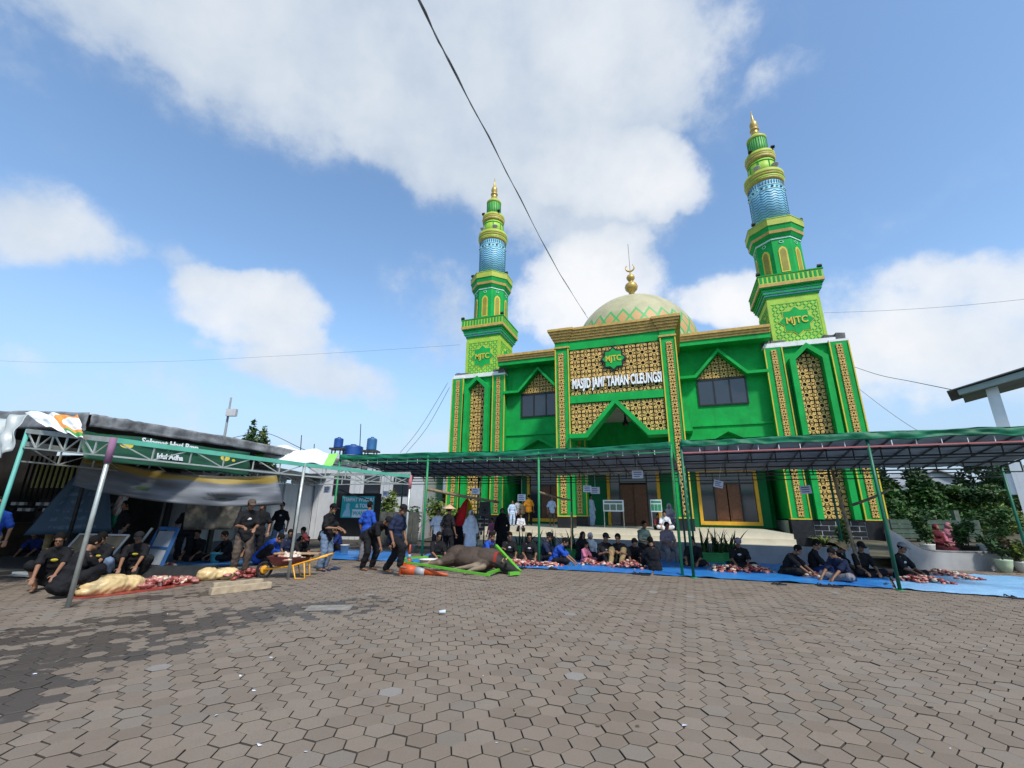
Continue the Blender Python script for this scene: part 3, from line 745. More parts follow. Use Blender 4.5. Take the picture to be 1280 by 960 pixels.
def marquee(front, label, over, zt=3.38, zb=2.92, bays=7, pink=False, skip_last=False):
    root = thing('marquee', (front[0][0], front[0][1], 0), label, 'marquee', 'green marquees in front of the mosque')
    root_l = Vector(root.location)
    F = [Vector((*p, 0)) - root_l for p in front]
    def along(t):
        n = len(F)-1; i = min(int(t*n), n-1); return lerp(F[i], F[i+1], t*n-i)
    def wr(p, a=.03): return mnoise.noise(Vector((p.x*1.3, p.y*1.3, 4)))*a + mnoise.noise(Vector((p.x*4, p.y*4, 9)))*a*.4
    def top(u, v):
        p = along(u) + NB*(v*1.02-.01); return (p.x, p.y, zt+.02 + (zb-zt)*v + wr(p))
    def low(u, v):
        p = along(u) + NB*v; return (p.x, p.y, zt-.0 + (zb-zt)*v + wr(p) - .015)
    grid(top, 60, 12, TARPG, 'canopy_sheet', root)
    grid(low, 60, 12, LINER, 'canopy_liner', root)
    fd = (F[-1]-F[0]).normalized(); nn = Vector((-fd.y, fd.x, 0)); nn = -nn if nn.dot(NB) > 0 else nn
    def flap(u, v):
        p = along(u) + nn*(.03 + .03*v + .06*mnoise.noise(Vector((u*26, v*1.5, zt)))+.015*mnoise.noise(Vector((u*80, v*3, 1))))
        z = zt+.04 - v*(.20 + .05*mnoise.noise(Vector((u*14, 0, 2)))) + .025*mnoise.noise(Vector((u*9, 0, 7))) - .035*(1-v)*abs(math.sin(math.pi*u*(len(F)-1)))
        return (p.x, p.y, z)
    grid(flap, 150, 6, TARPG, 'front_flap', root, thick=.008)
    # frame under the sheet
    def zz(v): return zt + (zb-zt)*v - .05
    for k in range(bays*len(F)-bays+1):
        u = k/(bays*(len(F)-1)); a, b = along(u), along(u)+NB
        m_ = MB(); m_.bar((a.x, a.y, zz(0)), (b.x, b.y, zz(1)), .03, .03, RAFT); m_.build('rafter', root)
    for v in (0.0, .30, .52, .78, 1.0):
        m_ = MB()
        for i in range(len(F)-1):
            a, b = F[i]+NB*v, F[i+1]+NB*v; m_.bar((a.x, a.y, zz(v)-.04), (b.x, b.y, zz(v)-.04), .04, .04, STEELD if v else POLEG)
        m_.build('purlin', root)
    for v in (.30, .78):
        m_ = MB()
        for i in range(len(F)-1):
            a, b = F[i]+NB*v, F[i+1]+NB*v; m_.bar((a.x, a.y, zz(v)-.30), (b.x, b.y, zz(v)-.30), .03, .03, STEELD)
        m_.build('truss_chord', root)
        for k in range(bays*(len(F)-1)*1+1):
            p = along(k/(bays*(len(F)-1)))+NB*v; m_ = MB(); m_.bar((p.x, p.y, zz(v)-.04), (p.x, p.y, zz(v)-.30), .022, .022, STEELD); m_.build('truss_web', root)
    # short hooks under the flap
    for k in range(1, 9*(len(F)-1)):
        p = along(k/(9*(len(F)-1)))+nn*.02; m_ = MB(); m_.bar((p.x, p.y, zt-.30), (p.x, p.y, zt-.18), .012, .012, SIGNW); m_.build('hook', root)
    m_ = MB()
    for i in range(len(F)-1):
        a, b = F[i]+nn*.015, F[i+1]+nn*.015; m_.bar((a.x, a.y, zt-.31 if pink else zt-.24), (b.x, b.y, zt-.31 if pink else zt-.24), .032, .032, PINKP if pink else POLEG)
    m_.build('front_rail', root)
    for i, p in enumerate(F):
        if skip_last and i == len(F)-1: continue
        m_ = MB(); m_.tube([(p.x, p.y, 0), (p.x, p.y, zt-.04)], .036, POLED if pink else POLEG, 10); m_.tube([(p.x, p.y, 0), (p.x, p.y, .012)], .09, POLEG, 10); m_.build('post', root)
        q = p+NB; m_ = MB()
        m_.tube([(q.x, q.y, 0), (q.x, q.y, zb-.03)], .034, POLED, 10); m_.build('post', root)
    a, b = F[0]+NB, F[-1]+NB
    m_ = MB(); m_.bar((a.x, a.y, zb-.32), (b.x, b.y, zb-.32), .03, .03, STEELD); m_.build('back_rail', root)
    return root
marquee([(-6.16,15.78), (-2.82,14.88), (.87,13.77), (4.39,11.91)], 'long green marquee with light green posts before the left half of the mosque', 0)
marquee([(4.55,11.60), (8.34,10.09), (12.1,8.62)], 'green marquee with dark posts and a pink front rail, before the right minaret', 1, pink=True)
# bamboo braces and poles tied under the marquees
def pole(name, a, b, r, M, label, cat='pole', group=None):
    m_ = MB(); a, b = Vector(a), Vector(b); n = 6
    pts = [lerp(a, b, i/n) + Vector((0, 0, -.02*math.sin(math.pi*i/n))) for i in range(n+1)]
    m_.tube([p-a for p in pts], [r*(1.1-.25*i/n) for i in range(n+1)], M, 8)
    return tag(m_.build(name, None, a), label, cat, group)
pole('bamboo_pole', (.87,13.74,2.1), (2.32,16.9,1.95), .035, BAMB, 'bamboo pole sloping back from the green post at the middle of the marquee')
pole('bamboo_pole', (-2.86,14.92,2.22), (-.4,15.8,1.83), .05, BAMB, 'thick bamboo pole tied across the post before the left minaret')
pole('bamboo_pole', G(1078,722), AY(1040,588,12.6), .045, BAMB, 'grey bamboo prop standing under the right marquee beside the seated men')
pole('bamboo_pole', AY(1066,631,12.2), AY(1112,612,11.0), .035, BAMB, 'short bamboo brace tied between the prop and the dark green post')
pole('steel_rail', AY(425,612,16.6), AY(462,625,16.6), .02, STEELD, 'dark rail crossing in front of the washroom board')
pole('bamboo_pole', AY(714,640,14.3), AY(714,690,14.3), .02, BAMB, 'thin pole standing just left of the planter under the marquee')

# ---------------- left truss tent
Lp = [Vector((-9.15, 8.15, 0)), Vector((-6.81, 7.41, 0)), Vector((-4.96, 10.56, 0)), Vector((-3.11, 13.71, 0))]
tt = thing('truss_tent', Lp[1], 'open silver truss frame with a teal top rail over the meat cutters', 'tent frame')
O = Vector(Lp[1])
def truss(a, b, z0a, z1a, z0b, z1b, n, topM, name):
    m_ = MB(); a, b = a-O, b-O
    m_.bar((a.x, a.y, z0a), (b.x, b.y, z0b), .028, .028, GALV); m_.build(name+'_lower_chord', tt)
    d = (b-a).normalized(); nn = Vector((d.y, -d.x, 0))
    m_ = MB(); pa, pb = a+nn*.03, b+nn*.03
    hh = .085
    m_.add([(pa.x, pa.y, z1a-hh/2), (pb.x, pb.y, z1b-hh/2), (pb.x, pb.y, z1b+hh/2), (pa.x, pa.y, z1a+hh/2),
            (a.x, a.y, z1a-hh/2), (b.x, b.y, z1b-hh/2), (b.x, b.y, z1b+hh/2), (a.x, a.y, z1a+hh/2)], [(0,1,2,3),(7,6,5,4),(0,4,5,1),(3,2,6,7),(0,3,7,4),(1,5,6,2)], topM)
    m_.build(name+'_upper_chord', tt)
    for k in range(n+1):
        p = lerp(a, b, k/n); z0 = z0a+(z0b-z0a)*k/n; z1 = z1a+(z1b-z1a)*k/n
        m_ = MB(); m_.bar((p.x, p.y, z0), (p.x, p.y, z1), .022, .022, GALV); m_.build('truss_post', tt)
        if k < n:
            q = lerp(a, b, (k+1)/n); w0 = z0a+(z0b-z0a)*(k+1)/n; w1 = z1a+(z1b-z1a)*(k+1)/n
            m_ = MB()
            if k % 2 == 0: m_.bar((p.x, p.y, z1), (q.x, q.y, w0), .02, .02, GALV)
            else: m_.bar((p.x, p.y, z0), (q.x, q.y, w1), .02, .02, GALV)
            m_.build('truss_diagonal', tt)
zs_ = [(2.55, 2.86), (2.33, 2.60), (2.27, 2.53), (2.28, 2.52)]
for i in range(3):
    truss(Lp[i], Lp[i+1], zs_[i][0], zs_[i][1], zs_[i+1][0], zs_[i+1][1], 6 if i else 6, GALV if i == 0 else TEAL, 'truss')
for i in range(4):
    p = Lp[i]-O; m_ = MB(); m_.tube([(p.x, p.y, 0), (p.x, p.y, zs_[i][1]+.03)], .034, GALV if i else mat('sea_green_pole', (.12,.42,.36), .5), 10); m_.build('post', tt)
    if i in (1, 3):
        m_ = MB(); m_.tube([(p.x, p.y, zs_[i][0]-.12), (p.x, p.y, zs_[i][1]+.04)], .052, mat('pink_cloth_wrap' if i == 1 else 'red_pink_bundle', (.26, .13, .22) if i == 1 else (.45, .15, .17), .8), 10); m_.build('joint_wrap', tt)
Lb = [Vector((-8.9, 11.6, 0)), Vector((-7.1, 15.0, 0))]
for p0, p1 in ((Lp[0], Lb[0]), (Lb[0], Lb[1]), (Lb[1], Lp[3])):
    truss(p0, p1, 2.30, 2.62, 2.30, 2.62, 5, GALV, 'truss')
for p in Lb:
    p = p-O; m_ = MB(); m_.tube([(p.x, p.y, 0), (p.x, p.y, 2.65)], .028, STEELD, 8); m_.build('post', tt)

# ---------------- left building: open terrace with dark back wall, white annex beyond
DARKW = mat('shade_dark_wall', (.035, .033, .03), .9, .4, 2, dirt=.4)  # interior shade put into the colour of walls and roof lining
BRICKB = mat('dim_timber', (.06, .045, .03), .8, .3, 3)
lb = thing('terrace_building', (-12, 9, 0), 'low grey-roofed terrace building along the left side of the yard', 'building')
lo = Vector((-12, 9, 0))
def LB(name, a, b, M, par=None):
    m_ = MB(); m_.box(Vector(a)-lo, Vector(b)-lo, M); return m_.build(name, par or lb)
EV = [Vector((-8.45, 8.55, 3.27)), Vector((-8.2, 9.6, 3.30)), Vector((-7.7, 12, 3.36)), Vector((-6.9, 15.6, 3.36)), Vector((-6.1, 18.6, 3.36))]
def roofs(u, v):
    n = len(EV)-1; i = min(int(u*n), n-1); p = lerp(EV[i], EV[i+1], u*n-i)
    q = Vector((-15.5, p.y+.9, 3.55)); r_ = lerp(p, q, v); return r_-lo+Vector((0,0,.02*math.sin(u*160)))
grid(roofs, 160, 10, ROOFG, 'roof_sheet', lb)
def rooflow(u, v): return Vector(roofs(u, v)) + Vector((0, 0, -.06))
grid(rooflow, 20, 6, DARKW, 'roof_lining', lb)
def gable(u, v):
    p = lerp(EV[0], Vector((-15.5, EV[0].y+.9, 3.55)), u); return p-lo+Vector((0, -.05+.06*mnoise.noise(Vector((u*20, v*3, 1))), .04-.38*v+.05*mnoise.noise(Vector((u*9, v, 2)))))
grid(gable, 60, 8, mat('grey_plastic_sheet', (.16,.17,.18), .6, .4, 3), 'end_sheet', lb, thick=.02)
def fasc(u, v):
    n = len(EV)-1; i = min(int(u*n), n-1); p = lerp(EV[i], EV[i+1], u*n-i)
    return p-lo+Vector((.02+.03*mnoise.noise(Vector((u*40, v*2, 0))), 0, +.02-.25*v+.02*mnoise.noise(Vector((u*30, v, 5)))))
grid(fasc, 140, 5, EAVE, 'eave_sheet', lb, thick=.02)
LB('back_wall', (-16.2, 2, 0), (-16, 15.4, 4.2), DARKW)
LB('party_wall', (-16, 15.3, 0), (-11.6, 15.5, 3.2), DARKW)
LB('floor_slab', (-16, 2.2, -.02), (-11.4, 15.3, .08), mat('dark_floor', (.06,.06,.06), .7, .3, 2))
# lattice gate deep in the terrace, daylight behind it painted as a yellow panel
LITW = mat('daylight_yellow_paint', (.55, .56, .22), .8)  # plain bright colour standing in for daylight through the gate
LB('counter', (-15.6, 8.2, .08), (-15.0, 15, 1.0), BRICKB)
for k in range(16):
    LB('gate_bar', (-14.9+k*.16, 13.6, 1.7), (-14.86+k*.16, 13.64, 3.0), BLACK)
LB('daylight_panel', (-14.95, 13.9, 2.05), (-13.6, 13.95, 2.75), LITW)
for k in range(26):
    LB('gate_brick', (-15+(k % 13)*.25, 13.55, 1.35+(k//13)*.17), (-14.86+(k % 13)*.25, 13.66, 1.44+(k//13)*.17), WHITEG if k % 3 else BLACK)
for k in range(3):
    m_ = MB(); m_.tube([Vector((-11.5, 6+3*k, 0))-lo, Vector((-11.5, 6+3*k, 3.5))-lo], .045, STEELD, 8); m_.build('porch_post', lb)
an = thing('white_annex', (-10.8, 15.5, 0), 'white walled annex with pierced vent blocks behind the left tent', 'building')
ao = Vector((-10.8, 15.5, 0))
def AN(name, a, b, M):
    m_ = MB(); m_.box(Vector(a)-ao, Vector(b)-ao, M); return m_.build(name, an)
AN('wall', (-16, 15.55, 0), (-10.8, 25, 2.72), WHITEG); AN('roof_slab', (-16, 15.5, 3.1), (-10.2, 25.2, 3.25), ROOFG)
AN('lintel', (-11.0, 15.56, 2.95), (-10.82, 25, 3.1), WHITEG)
AN('skirting', (-10.798, 15.56, 0), (-10.77, 24.9, .35), mat('dim_blue_skirt', (.10,.13,.17), .7))
for k in range(34):
    y = 16.0+k*.26
    if 6 < k < 9 or 20 < k < 23: continue
    m_ = MB()
    for q in range(8):
        a, b = R(45*q), R(45*q+45); r0, r1 = .055, .118
        m_.prism([(y+r*math.cos(t)-ao.y, 2.83+r*math.sin(t)) for r, t in ((r0,a),(r1,a),(r1,b),(r0,b))], -.02, .05, WHITEG, axis='x')
    m_.build('vent_block', an)
for k in range(6):
    AN('wall_pilaster', (-10.78, 16.4+k*1.6, 0), (-10.70, 16.6+k*1.6, 2.7), WHITEG if k % 2 else STEELD)
AN('notice', (-10.78, 17.2, 1.95), (-10.74, 17.75, 2.25), mat('grey_notice', (.13,.15,.18), .6)); AN('notice', (-10.78, 17.85, 2.0), (-10.74, 18.15, 2.4), mat('yellow_notice', (.5,.38,.04), .6))

# ---------------- hanging banners
def banner(name, P00, P10, P01, P11, M, label, nu=40, nv=14, wave=.06, sag=0., cat='banner', seed=0., fold=0.):
    P00, P10, P01, P11 = map(Vector, (P00, P10, P01, P11)); base = P00.copy()
    def f(u, v):
        a = lerp(P00, P10, u); b = lerp(P01, P11, u); p = lerp(a, b, v); n = (P10-P00).cross(P01-P00).normalized()
        p = p + n*(mnoise.noise(Vector((u*5+seed, v*2.5, seed)))*wave + math.sin(u*17+v*6+seed)*wave*.25 + mnoise.noise(Vector((u*2+seed, v*14, 3)))*fold)
        p.z -= sag*4*u*(1-u); return p-base
    o = grid(f, nu, nv, M, name, None, thick=.006); o.location = base
    # cloth keeps its print coordinates
    uv = o.data.uv_layers.new(name='print')
    for poly in o.data.polygons:
        for li, vi in zip(poly.loop_indices, poly.vertices):
            uv.data[li].uv = ((vi % (nu+1))/nu, 1-(vi//(nu+1))/nv)
    return tag(o, label, cat)
def print_mat(name, fn, rough=.6):
    M = bpy.data.materials.new(name); M.use_nodes = True; t = M.node_tree; b = t.nodes['Principled BSDF']
    u = t.nodes.new('ShaderNodeUVMap'); u.uv_map = 'print'; sx = t.nodes.new('ShaderNodeSeparateXYZ'); t.links.new(u.outputs[0], sx.inputs[0])
    c = fn(t, E(t, sx.outputs[0]), E(t, sx.outputs[1]), u.outputs[0])
    t.links.new(c, b.inputs['Base Color']); b.inputs['Roughness'].default_value = rough
    return M
def f_green(t, u, v, uv):
    c = mixc(t, noise(t, uv, 6, 5).sm(.35, .7), (.004, .045, .02), (.008, .075, .034))
    for cx, cy in ((.20, .66), (.80, .62), (.10, .75), (.86, .55)):
        r = .024 if cx in (.2, .8) else .010
        d = ((u-cx)*(u-cx)*9.0 + (v-cy)*(v-cy)*.6).op('SQRT'); c = mixc(t, d.op('LESS_THAN', r*4), c, (.62, .48, .05))
    return c
GA_, GB_ = AY(100,537,8.45), AY(312,566,12.45)
gb = banner('greeting_banner', GA_, GB_, AY(104,574,8.40), AY(312,594,12.45), print_mat('green_banner_print', f_green), 'dark green greeting banner with white lettering and gold discs under the left eave', wave=.05)
def on_banner(txt, size, px, M, sx=1.):
    me = text_mesh(txt, size, M, .008, sx, .006); t_ = (px[0]-100)/212; Yp = 8.45+4.0*t_*.80
    d = (GB_-GA_).normalized(); o = obj('lettering', me, gb, AY(px[0], px[1], Yp)-GA_+Vector((.06,-.06,0)))
    o.rotation_euler = Matrix((d, Vector((0,0,1)).cross(d).normalized(), d.cross(Vector((0,0,1)).cross(d).normalized()))).transposed().to_euler(); return o
on_banner('Selamat Hari Raya', .185, (214,556.5), SIGNW, 1.0); on_banner('Idul Adha', .16, (212,572), SIGNW)
def f_drape(t, u, v, uv):  # print colours lowered to carry the shade it hangs in
    c = mixc(t, noise(t, uv, 3, 4).sm(.3, .7), (.07, .08, .095), (.15, .165, .19))
    w = noise(t, uv, 5, 4, .6)
    c = mixc(t, (v + (w-.5)*.35).sm(.70, .80), c, (.24, .165, .02))
    c = mixc(t, (v + (w-.5)*.3).sm(.92, .95), c, (.10, .09, .06))
    for cx, cy, r in ((.30, .35, .045), (.68, .25, .04)):
        d = ((u-cx)*(u-cx)*2.5+(v-cy)*(v-cy)*.5).op('SQRT'); c = mixc(t, (d+(w-.5)*.15).op('LESS_THAN', r), c, (.04, .09, .03))
    return c
banner('drooping_banner', (-9.5,9.75,2.62), (-6.3,11.9,2.38), (-9.6,9.75,1.95), (-6.0,11.9,1.62), print_mat('shaded_drape_print', f_drape), 'sagging grey and yellow banner slung under the truss tent', wave=.14, sag=.20, seed=3., fold=.10)
def f_dim(t, u, v, uv): return mixc(t, noise(t, uv, 3, 4).sm(.45, .6), (.05, .05, .045), (.16, .15, .12))
banner('house_print_banner', (-8.75,12.1,2.30), (-7.35,12.6,2.28), (-8.65,12.1,.95), (-7.65,12.6,.95), print_mat('dim_house_print', f_dim), 'dim banner with a hillside print hanging at the right end of the drooping banner', wave=.05, seed=7.)
def f_white(t, u, v, uv):
    d = ((u-.86)*(u-.86)*1.3+(v-.62)*(v-.62)*.9).op('SQRT')
    c = mixc(t, d.op('LESS_THAN', .42)*d.op('GREATER_THAN', .27)*u.op('GREATER_THAN', .52), (.72, .76, .77), (.70, .28, .05))
    c = mixc(t, d.op('LESS_THAN', .55)*d.op('GREATER_THAN', .42)*v.op('LESS_THAN', .55)*u.op('GREATER_THAN', .55), c, (.05, .30, .05))
    return c
wm = print_mat('white_orange_print', f_white)
banner('crumpled_banner', AY(30,515,8.3), AY(98,519,8.0), AY(58,535,7.8), AY(106,550,7.5), wm, 'crumpled white banner with orange and green ring draped over the left truss corner', wave=.10, seed=1., fold=.03, nu=46, nv=22)
banner('sheet_flap', AY(-25,528,8.3), AY(34,517,8.2), AY(-25,592,8.0), AY(14,560,8.0), mat('clear_plastic_sheet', (.38,.42,.42), .4), 'grey plastic sheet hanging off the far left truss corner', wave=.12, seed=4.)
def f_tarp(t, u, v, uv):
    e = (u + (noise(t, uv, 6, 3)-.5)*.05)
    return mixc(t, e.op('LESS_THAN', .10).mx(e.op('GREATER_THAN', .88)), (.66, .70, .72), (.22, .62, .10))
banner('white_tarpaulin', (-8.05,14.0,3.52), (-5.95,15.0,3.36), (-7.95,13.5,3.02), (-5.85,14.4,2.90), print_mat('white_green_tarp', f_tarp), 'wrinkled white tarpaulin with lime green ends spread on the left eave', wave=.10, seed=6., fold=.05, nu=50, nv=20)
def f_blue(t, u, v, uv):
    w = noise(t, uv, 9, 4, .6); rows = (v*9.0).op('FRACT').op('GREATER_THAN', .55)*w.sm(.48, .55)*u.op('GREATER_THAN', .15)*u.op('LESS_THAN', .8)
    return mixc(t, rows*.5, (.035, .075, .12), (.12, .19, .24))
banner('blue_banner', (-12.2,12.6,2.75), (-11.6,12.6,2.75), (-12.9,12.2,.75), (-11.0,12.7,.85), print_mat('faded_blue_print', f_blue), 'faded blue tapering banner hung in the shade of the terrace', wave=.04, seed=2.)
def f_strip(t, u, v, uv): return mixc(t, v.op('LESS_THAN', .3), mixc(t, noise(t, uv, 4, 3).sm(.45, .55), (.45, .55, .58), (.42, .20, .14)), (.03, .40, .22))
banner('narrow_banner', (-11.15,12.9,2.05), (-10.9,12.9,2.05), (-11.5,12.8,.95), (-11.1,12.8,.95), print_mat('strip_print', f_strip), 'narrow white and green banner beside the faded blue one', wave=.03, nu=10)

# ---------------- washroom board
wb = thing('washroom_board', (-5.85, 17.2, 0), 'turquoise washroom board in a black frame behind the left tent', 'sign', rz=R(-5))
m_ = MB(); m_.box((-.86, .03, .55), (.90, .07, 2.12), FRAMEB); m_.build('frame', wb)
for x in (-.80, .82): m_ = MB(); m_.bar((x, .05, 0), (x, .05, .56), .07, .05, FRAMEB); m_.build('leg', wb)
TQ = mat('turquoise_print', (.03, .42, .42), .5, .08, 2)
m_ = MB(); m_.box((-.62, .0, 1.22), (.66, .028, 2.02), TQ); fc = m_.build('board', wb)
m_ = MB(); m_.box((-.17, -.006, 1.24), (.65, -.001, 1.53), SIGNW); m_.build('white_panel', fc)
m_ = MB(); m_.prism([(-.55,1.26),(-.22,1.26),(-.26,1.45),(-.30,1.62),(-.29,1.72),(-.37,1.78),(-.44,1.70),(-.43,1.55),(-.50,1.42)], -.006, -.001, mat('pale_blue_print', (.35,.60,.72), .5)); m_.build('figure_print', fc)
def tput(txt, size, M, par, loc, sx=1., bold=.004):
    return obj('lettering', text_mesh(txt, size, M, .006, sx, bold), par, loc)
tput('TEMPAT WUDHU', .19, SIGNW, fc, (.03, -.005, 1.885), .80, .006); tput('& TOILET', .19, SIGNW, fc, (.28, -.005, 1.66), .85, .006); tput('WANITA', .2, TQ, fc, (.22, -.011, 1.385), .9, .006)

# ---------------- front retaining wall with curved coping
CONC = mat('pale_wall_render', (.30, .305, .31), .8, .14, 1.2, .15, 25, dirt=.35)
rwp = [Vector(p) for p in ((.0, 17.9, .60), (1.8, 17.25, .60), (5, 16.25, .58), (9.0, 14.55, .56), (10.1, 14.1, .57), (10.9, 14.0, .60))]
rwp2 = [Vector(p) for p in ((11.60, 13.95, 1.12), (11.9, 13.93, .92), (12.2, 13.92, .72), (12.45, 13.9, .58), (12.8, 13.9, .50), (13.6, 13.86, .48), (14.9, 13.84, .48))]
def wallrun(pts, name, label, th=.22, coping=False):
    root = thing(name, (pts[0].x, pts[0].y, 0), label, 'wall'); o = Vector(root.location)
    m_ = MB(); n = len(pts)
    vs = []
    for p in pts: vs += [(p.x-o.x, p.y-o.y, 0), (p.x-o.x, p.y-o.y, p.z), (p.x-o.x+.03, p.y-o.y+th, p.z), (p.x-o.x+.03, p.y-o.y+th, 0)]
    fs = [(0,3,2,1), (4*n-4, 4*n-3, 4*n-2, 4*n-1)]
    for i in range(n-1):
        for k in range(4): fs.append((4*i+k, 4*i+(k+1) % 4, 4*i+4+(k+1) % 4, 4*i+4+k))
    m_.add(vs, fs, CONC); m_.build('wall_face', root)
    if coping:
        m_ = MB(); m_.tube([(p.x-o.x, p.y-o.y+.1, p.z+.02) for p in pts], .05, ROOFG, 6); m_.build('coping', root)
    return root
wallrun(rwp, 'low_wall', 'low pale grey wall running behind the seated men under the marquees')
wallrun(rwp2, 'curved_wall', 'white low wall whose dark top sweeps down past the right minaret', coping=True)

# ---------------- right gate structure
gw = thing('gate_house', (15.68, 13.03, 0), 'white concrete gate with a sloping canopy at the right edge', 'gate', rz=R(-48)); go = Vector((15.8, 14, 0))
m_ = MB(); m_.box((-.55, -.05, 0), (-.27, .3, 5.68), WHITE); m_.build('pillar', gw)
m_ = MB(); m_.box((-.70, .0, 2.2), (-.552, .25, 2.82), WHITE); m_.box((-.268, .0, 2.2), (4, .25, 2.82), WHITE); m_.build('beam', gw)
GREYG = mat('grey_green_fascia', (.30, .36, .33), .7, .1, 2, dirt=.3)
def sl_(x): return 5.36 + (x+1.15)*.20
m_ = MB(); m_.prism([(-1.15, sl_(-1.15)), (4.5, sl_(4.5)), (4.5, sl_(4.5)+.26), (-1.18, sl_(-1.18)+.17)], -.35, -.22, GREYG); m_.build('fascia', gw)
m_ = MB(); m_.prism([(-1.1, sl_(-1.1)-.0), (4.5, sl_(4.5)), (4.5, sl_(4.5)+.15), (-1.1, sl_(-1.1)+.15)], -.218, 1.3, mat('soffit_grey', (.16,.19,.17), .8)); m_.build('soffit', gw)
m_ = MB(); m_.prism([(-1.42, sl_(-1.4)+.19), (1.4, sl_(1.4)+.265), (1.4, sl_(1.4)+.31), (-1.42, sl_(-1.4)+.215)], -.45, 1.4, mat('roof_dark', (.12,.13,.13), .8)); m_.build('roof_sheet', gw)
m_ = MB(); m_.prism([(1.2, sl_(1.2)+.312), (4.6, sl_(4.6)+.32), (4.6, sl_(4.6)+.37), (1.2, sl_(1.2)+.37)], -.47, 1.42, mat('roof_dark', (.12,.13,.13), .8)); m_.build('roof_sheet', gw)

# ================================================================== VEGETATION AND FAR BUILDINGS
LEAF = mat('leaf_green', (.045, .10, .022), .55, .45, 4, spec=.3)
LEAFD = mat('leaf_dark', (.025, .060, .018), .55, .4, 4, spec=.3)
LEAFY = mat('leaf_yellow_green', (.13, .17, .03), .55, .4, 4, spec=.3)
BARK = mat('bark', (.09, .07, .05), .9, .3, 6)
TERRA = mat('pot_white', (.55, .55, .52), .6, .1, 3, dirt=.4)
def crown(cl, n, size, mats, seed):
    """leaf quads scattered through clumps"""
    rr = random.Random(seed); m_ = MB()
    for c, r in cl:
        k = int(n*r[0]*r[1]*r[2] / sum(q[1][0]*q[1][1]*q[1][2] for q in cl)) + 12
        Mc = rr.choice(mats)
        for _ in range(k):
            d = Vector((rr.gauss(0,1), rr.gauss(0,1), rr.gauss(0,1))).normalized()*(rr.random()**.42)
            p = Vector(c) + Vector((d.x*r[0], d.y*r[1], d.z*r[2]))
            a = Vector((rr.gauss(0,1), rr.gauss(0,1), rr.gauss(0,.6))).normalized(); b = a.cross(Vector((rr.gauss(0,1), rr.gauss(0,1), rr.gauss(0,1)))).normalized()
            s_ = size*rr.uniform(.6, 1.35)
            m_.add([p-a*s_, p+b*s_*.42, p+a*s_, p-b*s_*.42], [(0,1,2,3)], Mc if rr.random() < .75 else rr.choice(mats))
    return m_
def tree(loc, h, w, label, seed, n=2600, size=.13, mats=None, trunk=.09, group=None, name='tree', cl=None, cat='tree'):
    root = thing(name, loc, label, cat, group); rr = random.Random(seed); mats = mats or [LEAF, LEAFD, LEAFD]
    m_ = MB(); m_.tube([(0,0,0), (.05*h*rr.uniform(-1,1), .02*h, h*.35), (0,0,h*.75)], [trunk, trunk*.7, trunk*.3], BARK, 8)
    cl = cl or [((w*rr.uniform(-.75,.75), w*rr.uniform(-.6,.6), h*rr.uniform(.38,.9)), (w*rr.uniform(.25,.45),)*2+(h*rr.uniform(.10,.18),)) for _ in range(11)]
    for c, r in cl[:6]: m_.tube([(0,0,h*.3), (c[0]*.5, c[1]*.5, (h*.3+c[2])/2), c], [trunk*.5, trunk*.3, trunk*.12], BARK, 6)
    m_.build('trunk', root)
    crown(cl, n, size, mats, seed).build('crown', root, fix=False)
    return root
def bush(loc, h, w, label, seed, n=900, size=.09, mats=None, group=None, cat='shrub'):
    rr = random.Random(seed)
    cl = [((w*rr.uniform(-.7,.7), w*.5*rr.uniform(-.7,.7), h*rr.uniform(.3,.8)), (w*.35, w*.3, h*.25)) for _ in range(7)]
    return tree(loc, h, w, label, seed, n, size, mats, .03, group, 'bush', cl, cat)
# right garden: terrace bank, fence, trees, house
bank = MB(); bank.add([(11, 14.05, .30), (60, 14.05, .30), (60, 60, 2.0), (14.5, 60, 2.0), (13.6, 26, 1.0), (13.0, 17, .34)], [(0,1,2,3,4,5)], mat('garden_soil', (.08,.07,.045), .95, .4, 1.5, .4, 8))
tag(bank.build('garden_bank'), kind='structure')
TR = [(AY(1125,660,24), 3.6, 1.7, [LEAFD, LEAF], 'dark leaning tree just right of the right minaret'), (AY(1160,660,26), 2.4, 2.2, [LEAFD, LEAF, LEAFY], 'broad dull green tree behind the fence below the far grey house'),
      (AY(1195,660,25), 2.6, 2.0, [LEAF, LEAF, LEAFD], 'bright leafy tree in the middle of the right garden'), (AY(1225,655,23), 3.0, 1.9, [LEAF, LEAFY, LEAFD], 'yellowish green tree left of the white gate pillar'),
      (AY(1258,640,30), 6.6, 1.9, [LEAFD, LEAFD], 'tall dark tree rising behind the white gate'), (AY(1275,660,24), 4.0, 1.6, [LEAF, LEAFD], 'green tree seen past the white gate pillar'),
      (AY(1110,655,32), 6.0, 1.4, [LEAFD, LEAF], 'tall tree close behind the right minaret')]
for i, (p, h, w, ms, lab) in enumerate(TR):
    p.z = .3 + max(0, (p.y-17)*.04); tree(p, h, w, lab, 40+i, 3400, .15, ms, .12, 'trees in the right garden')
for i in range(9):
    p = AY(1118+i*18, 650, 20.5+(i%3)*1.2); p.z = .3
    bush(p, 1.7+.5*(i%2), 1.3, ['dark','bright','yellowish','dense','tall dark','low','leafy','loose','small'][i]+' green shrub in the hedge behind the board fence, '+['first','second','third','fourth','fifth','sixth','seventh','eighth','ninth'][i]+' from the minaret', 300+i, 1100, .10, [[LEAFD,LEAF],[LEAF,LEAF,LEAFD],[LEAF,LEAFY,LEAFD]][i%3], 'hedge shrubs behind the board fence')
fence = thing('garden_fence', AY(1115,655,19), 'weathered green-grey board fence in front of the garden trees', 'fence')
fo = Vector(fence.location); fo.z = 0; fence.location.z = 0
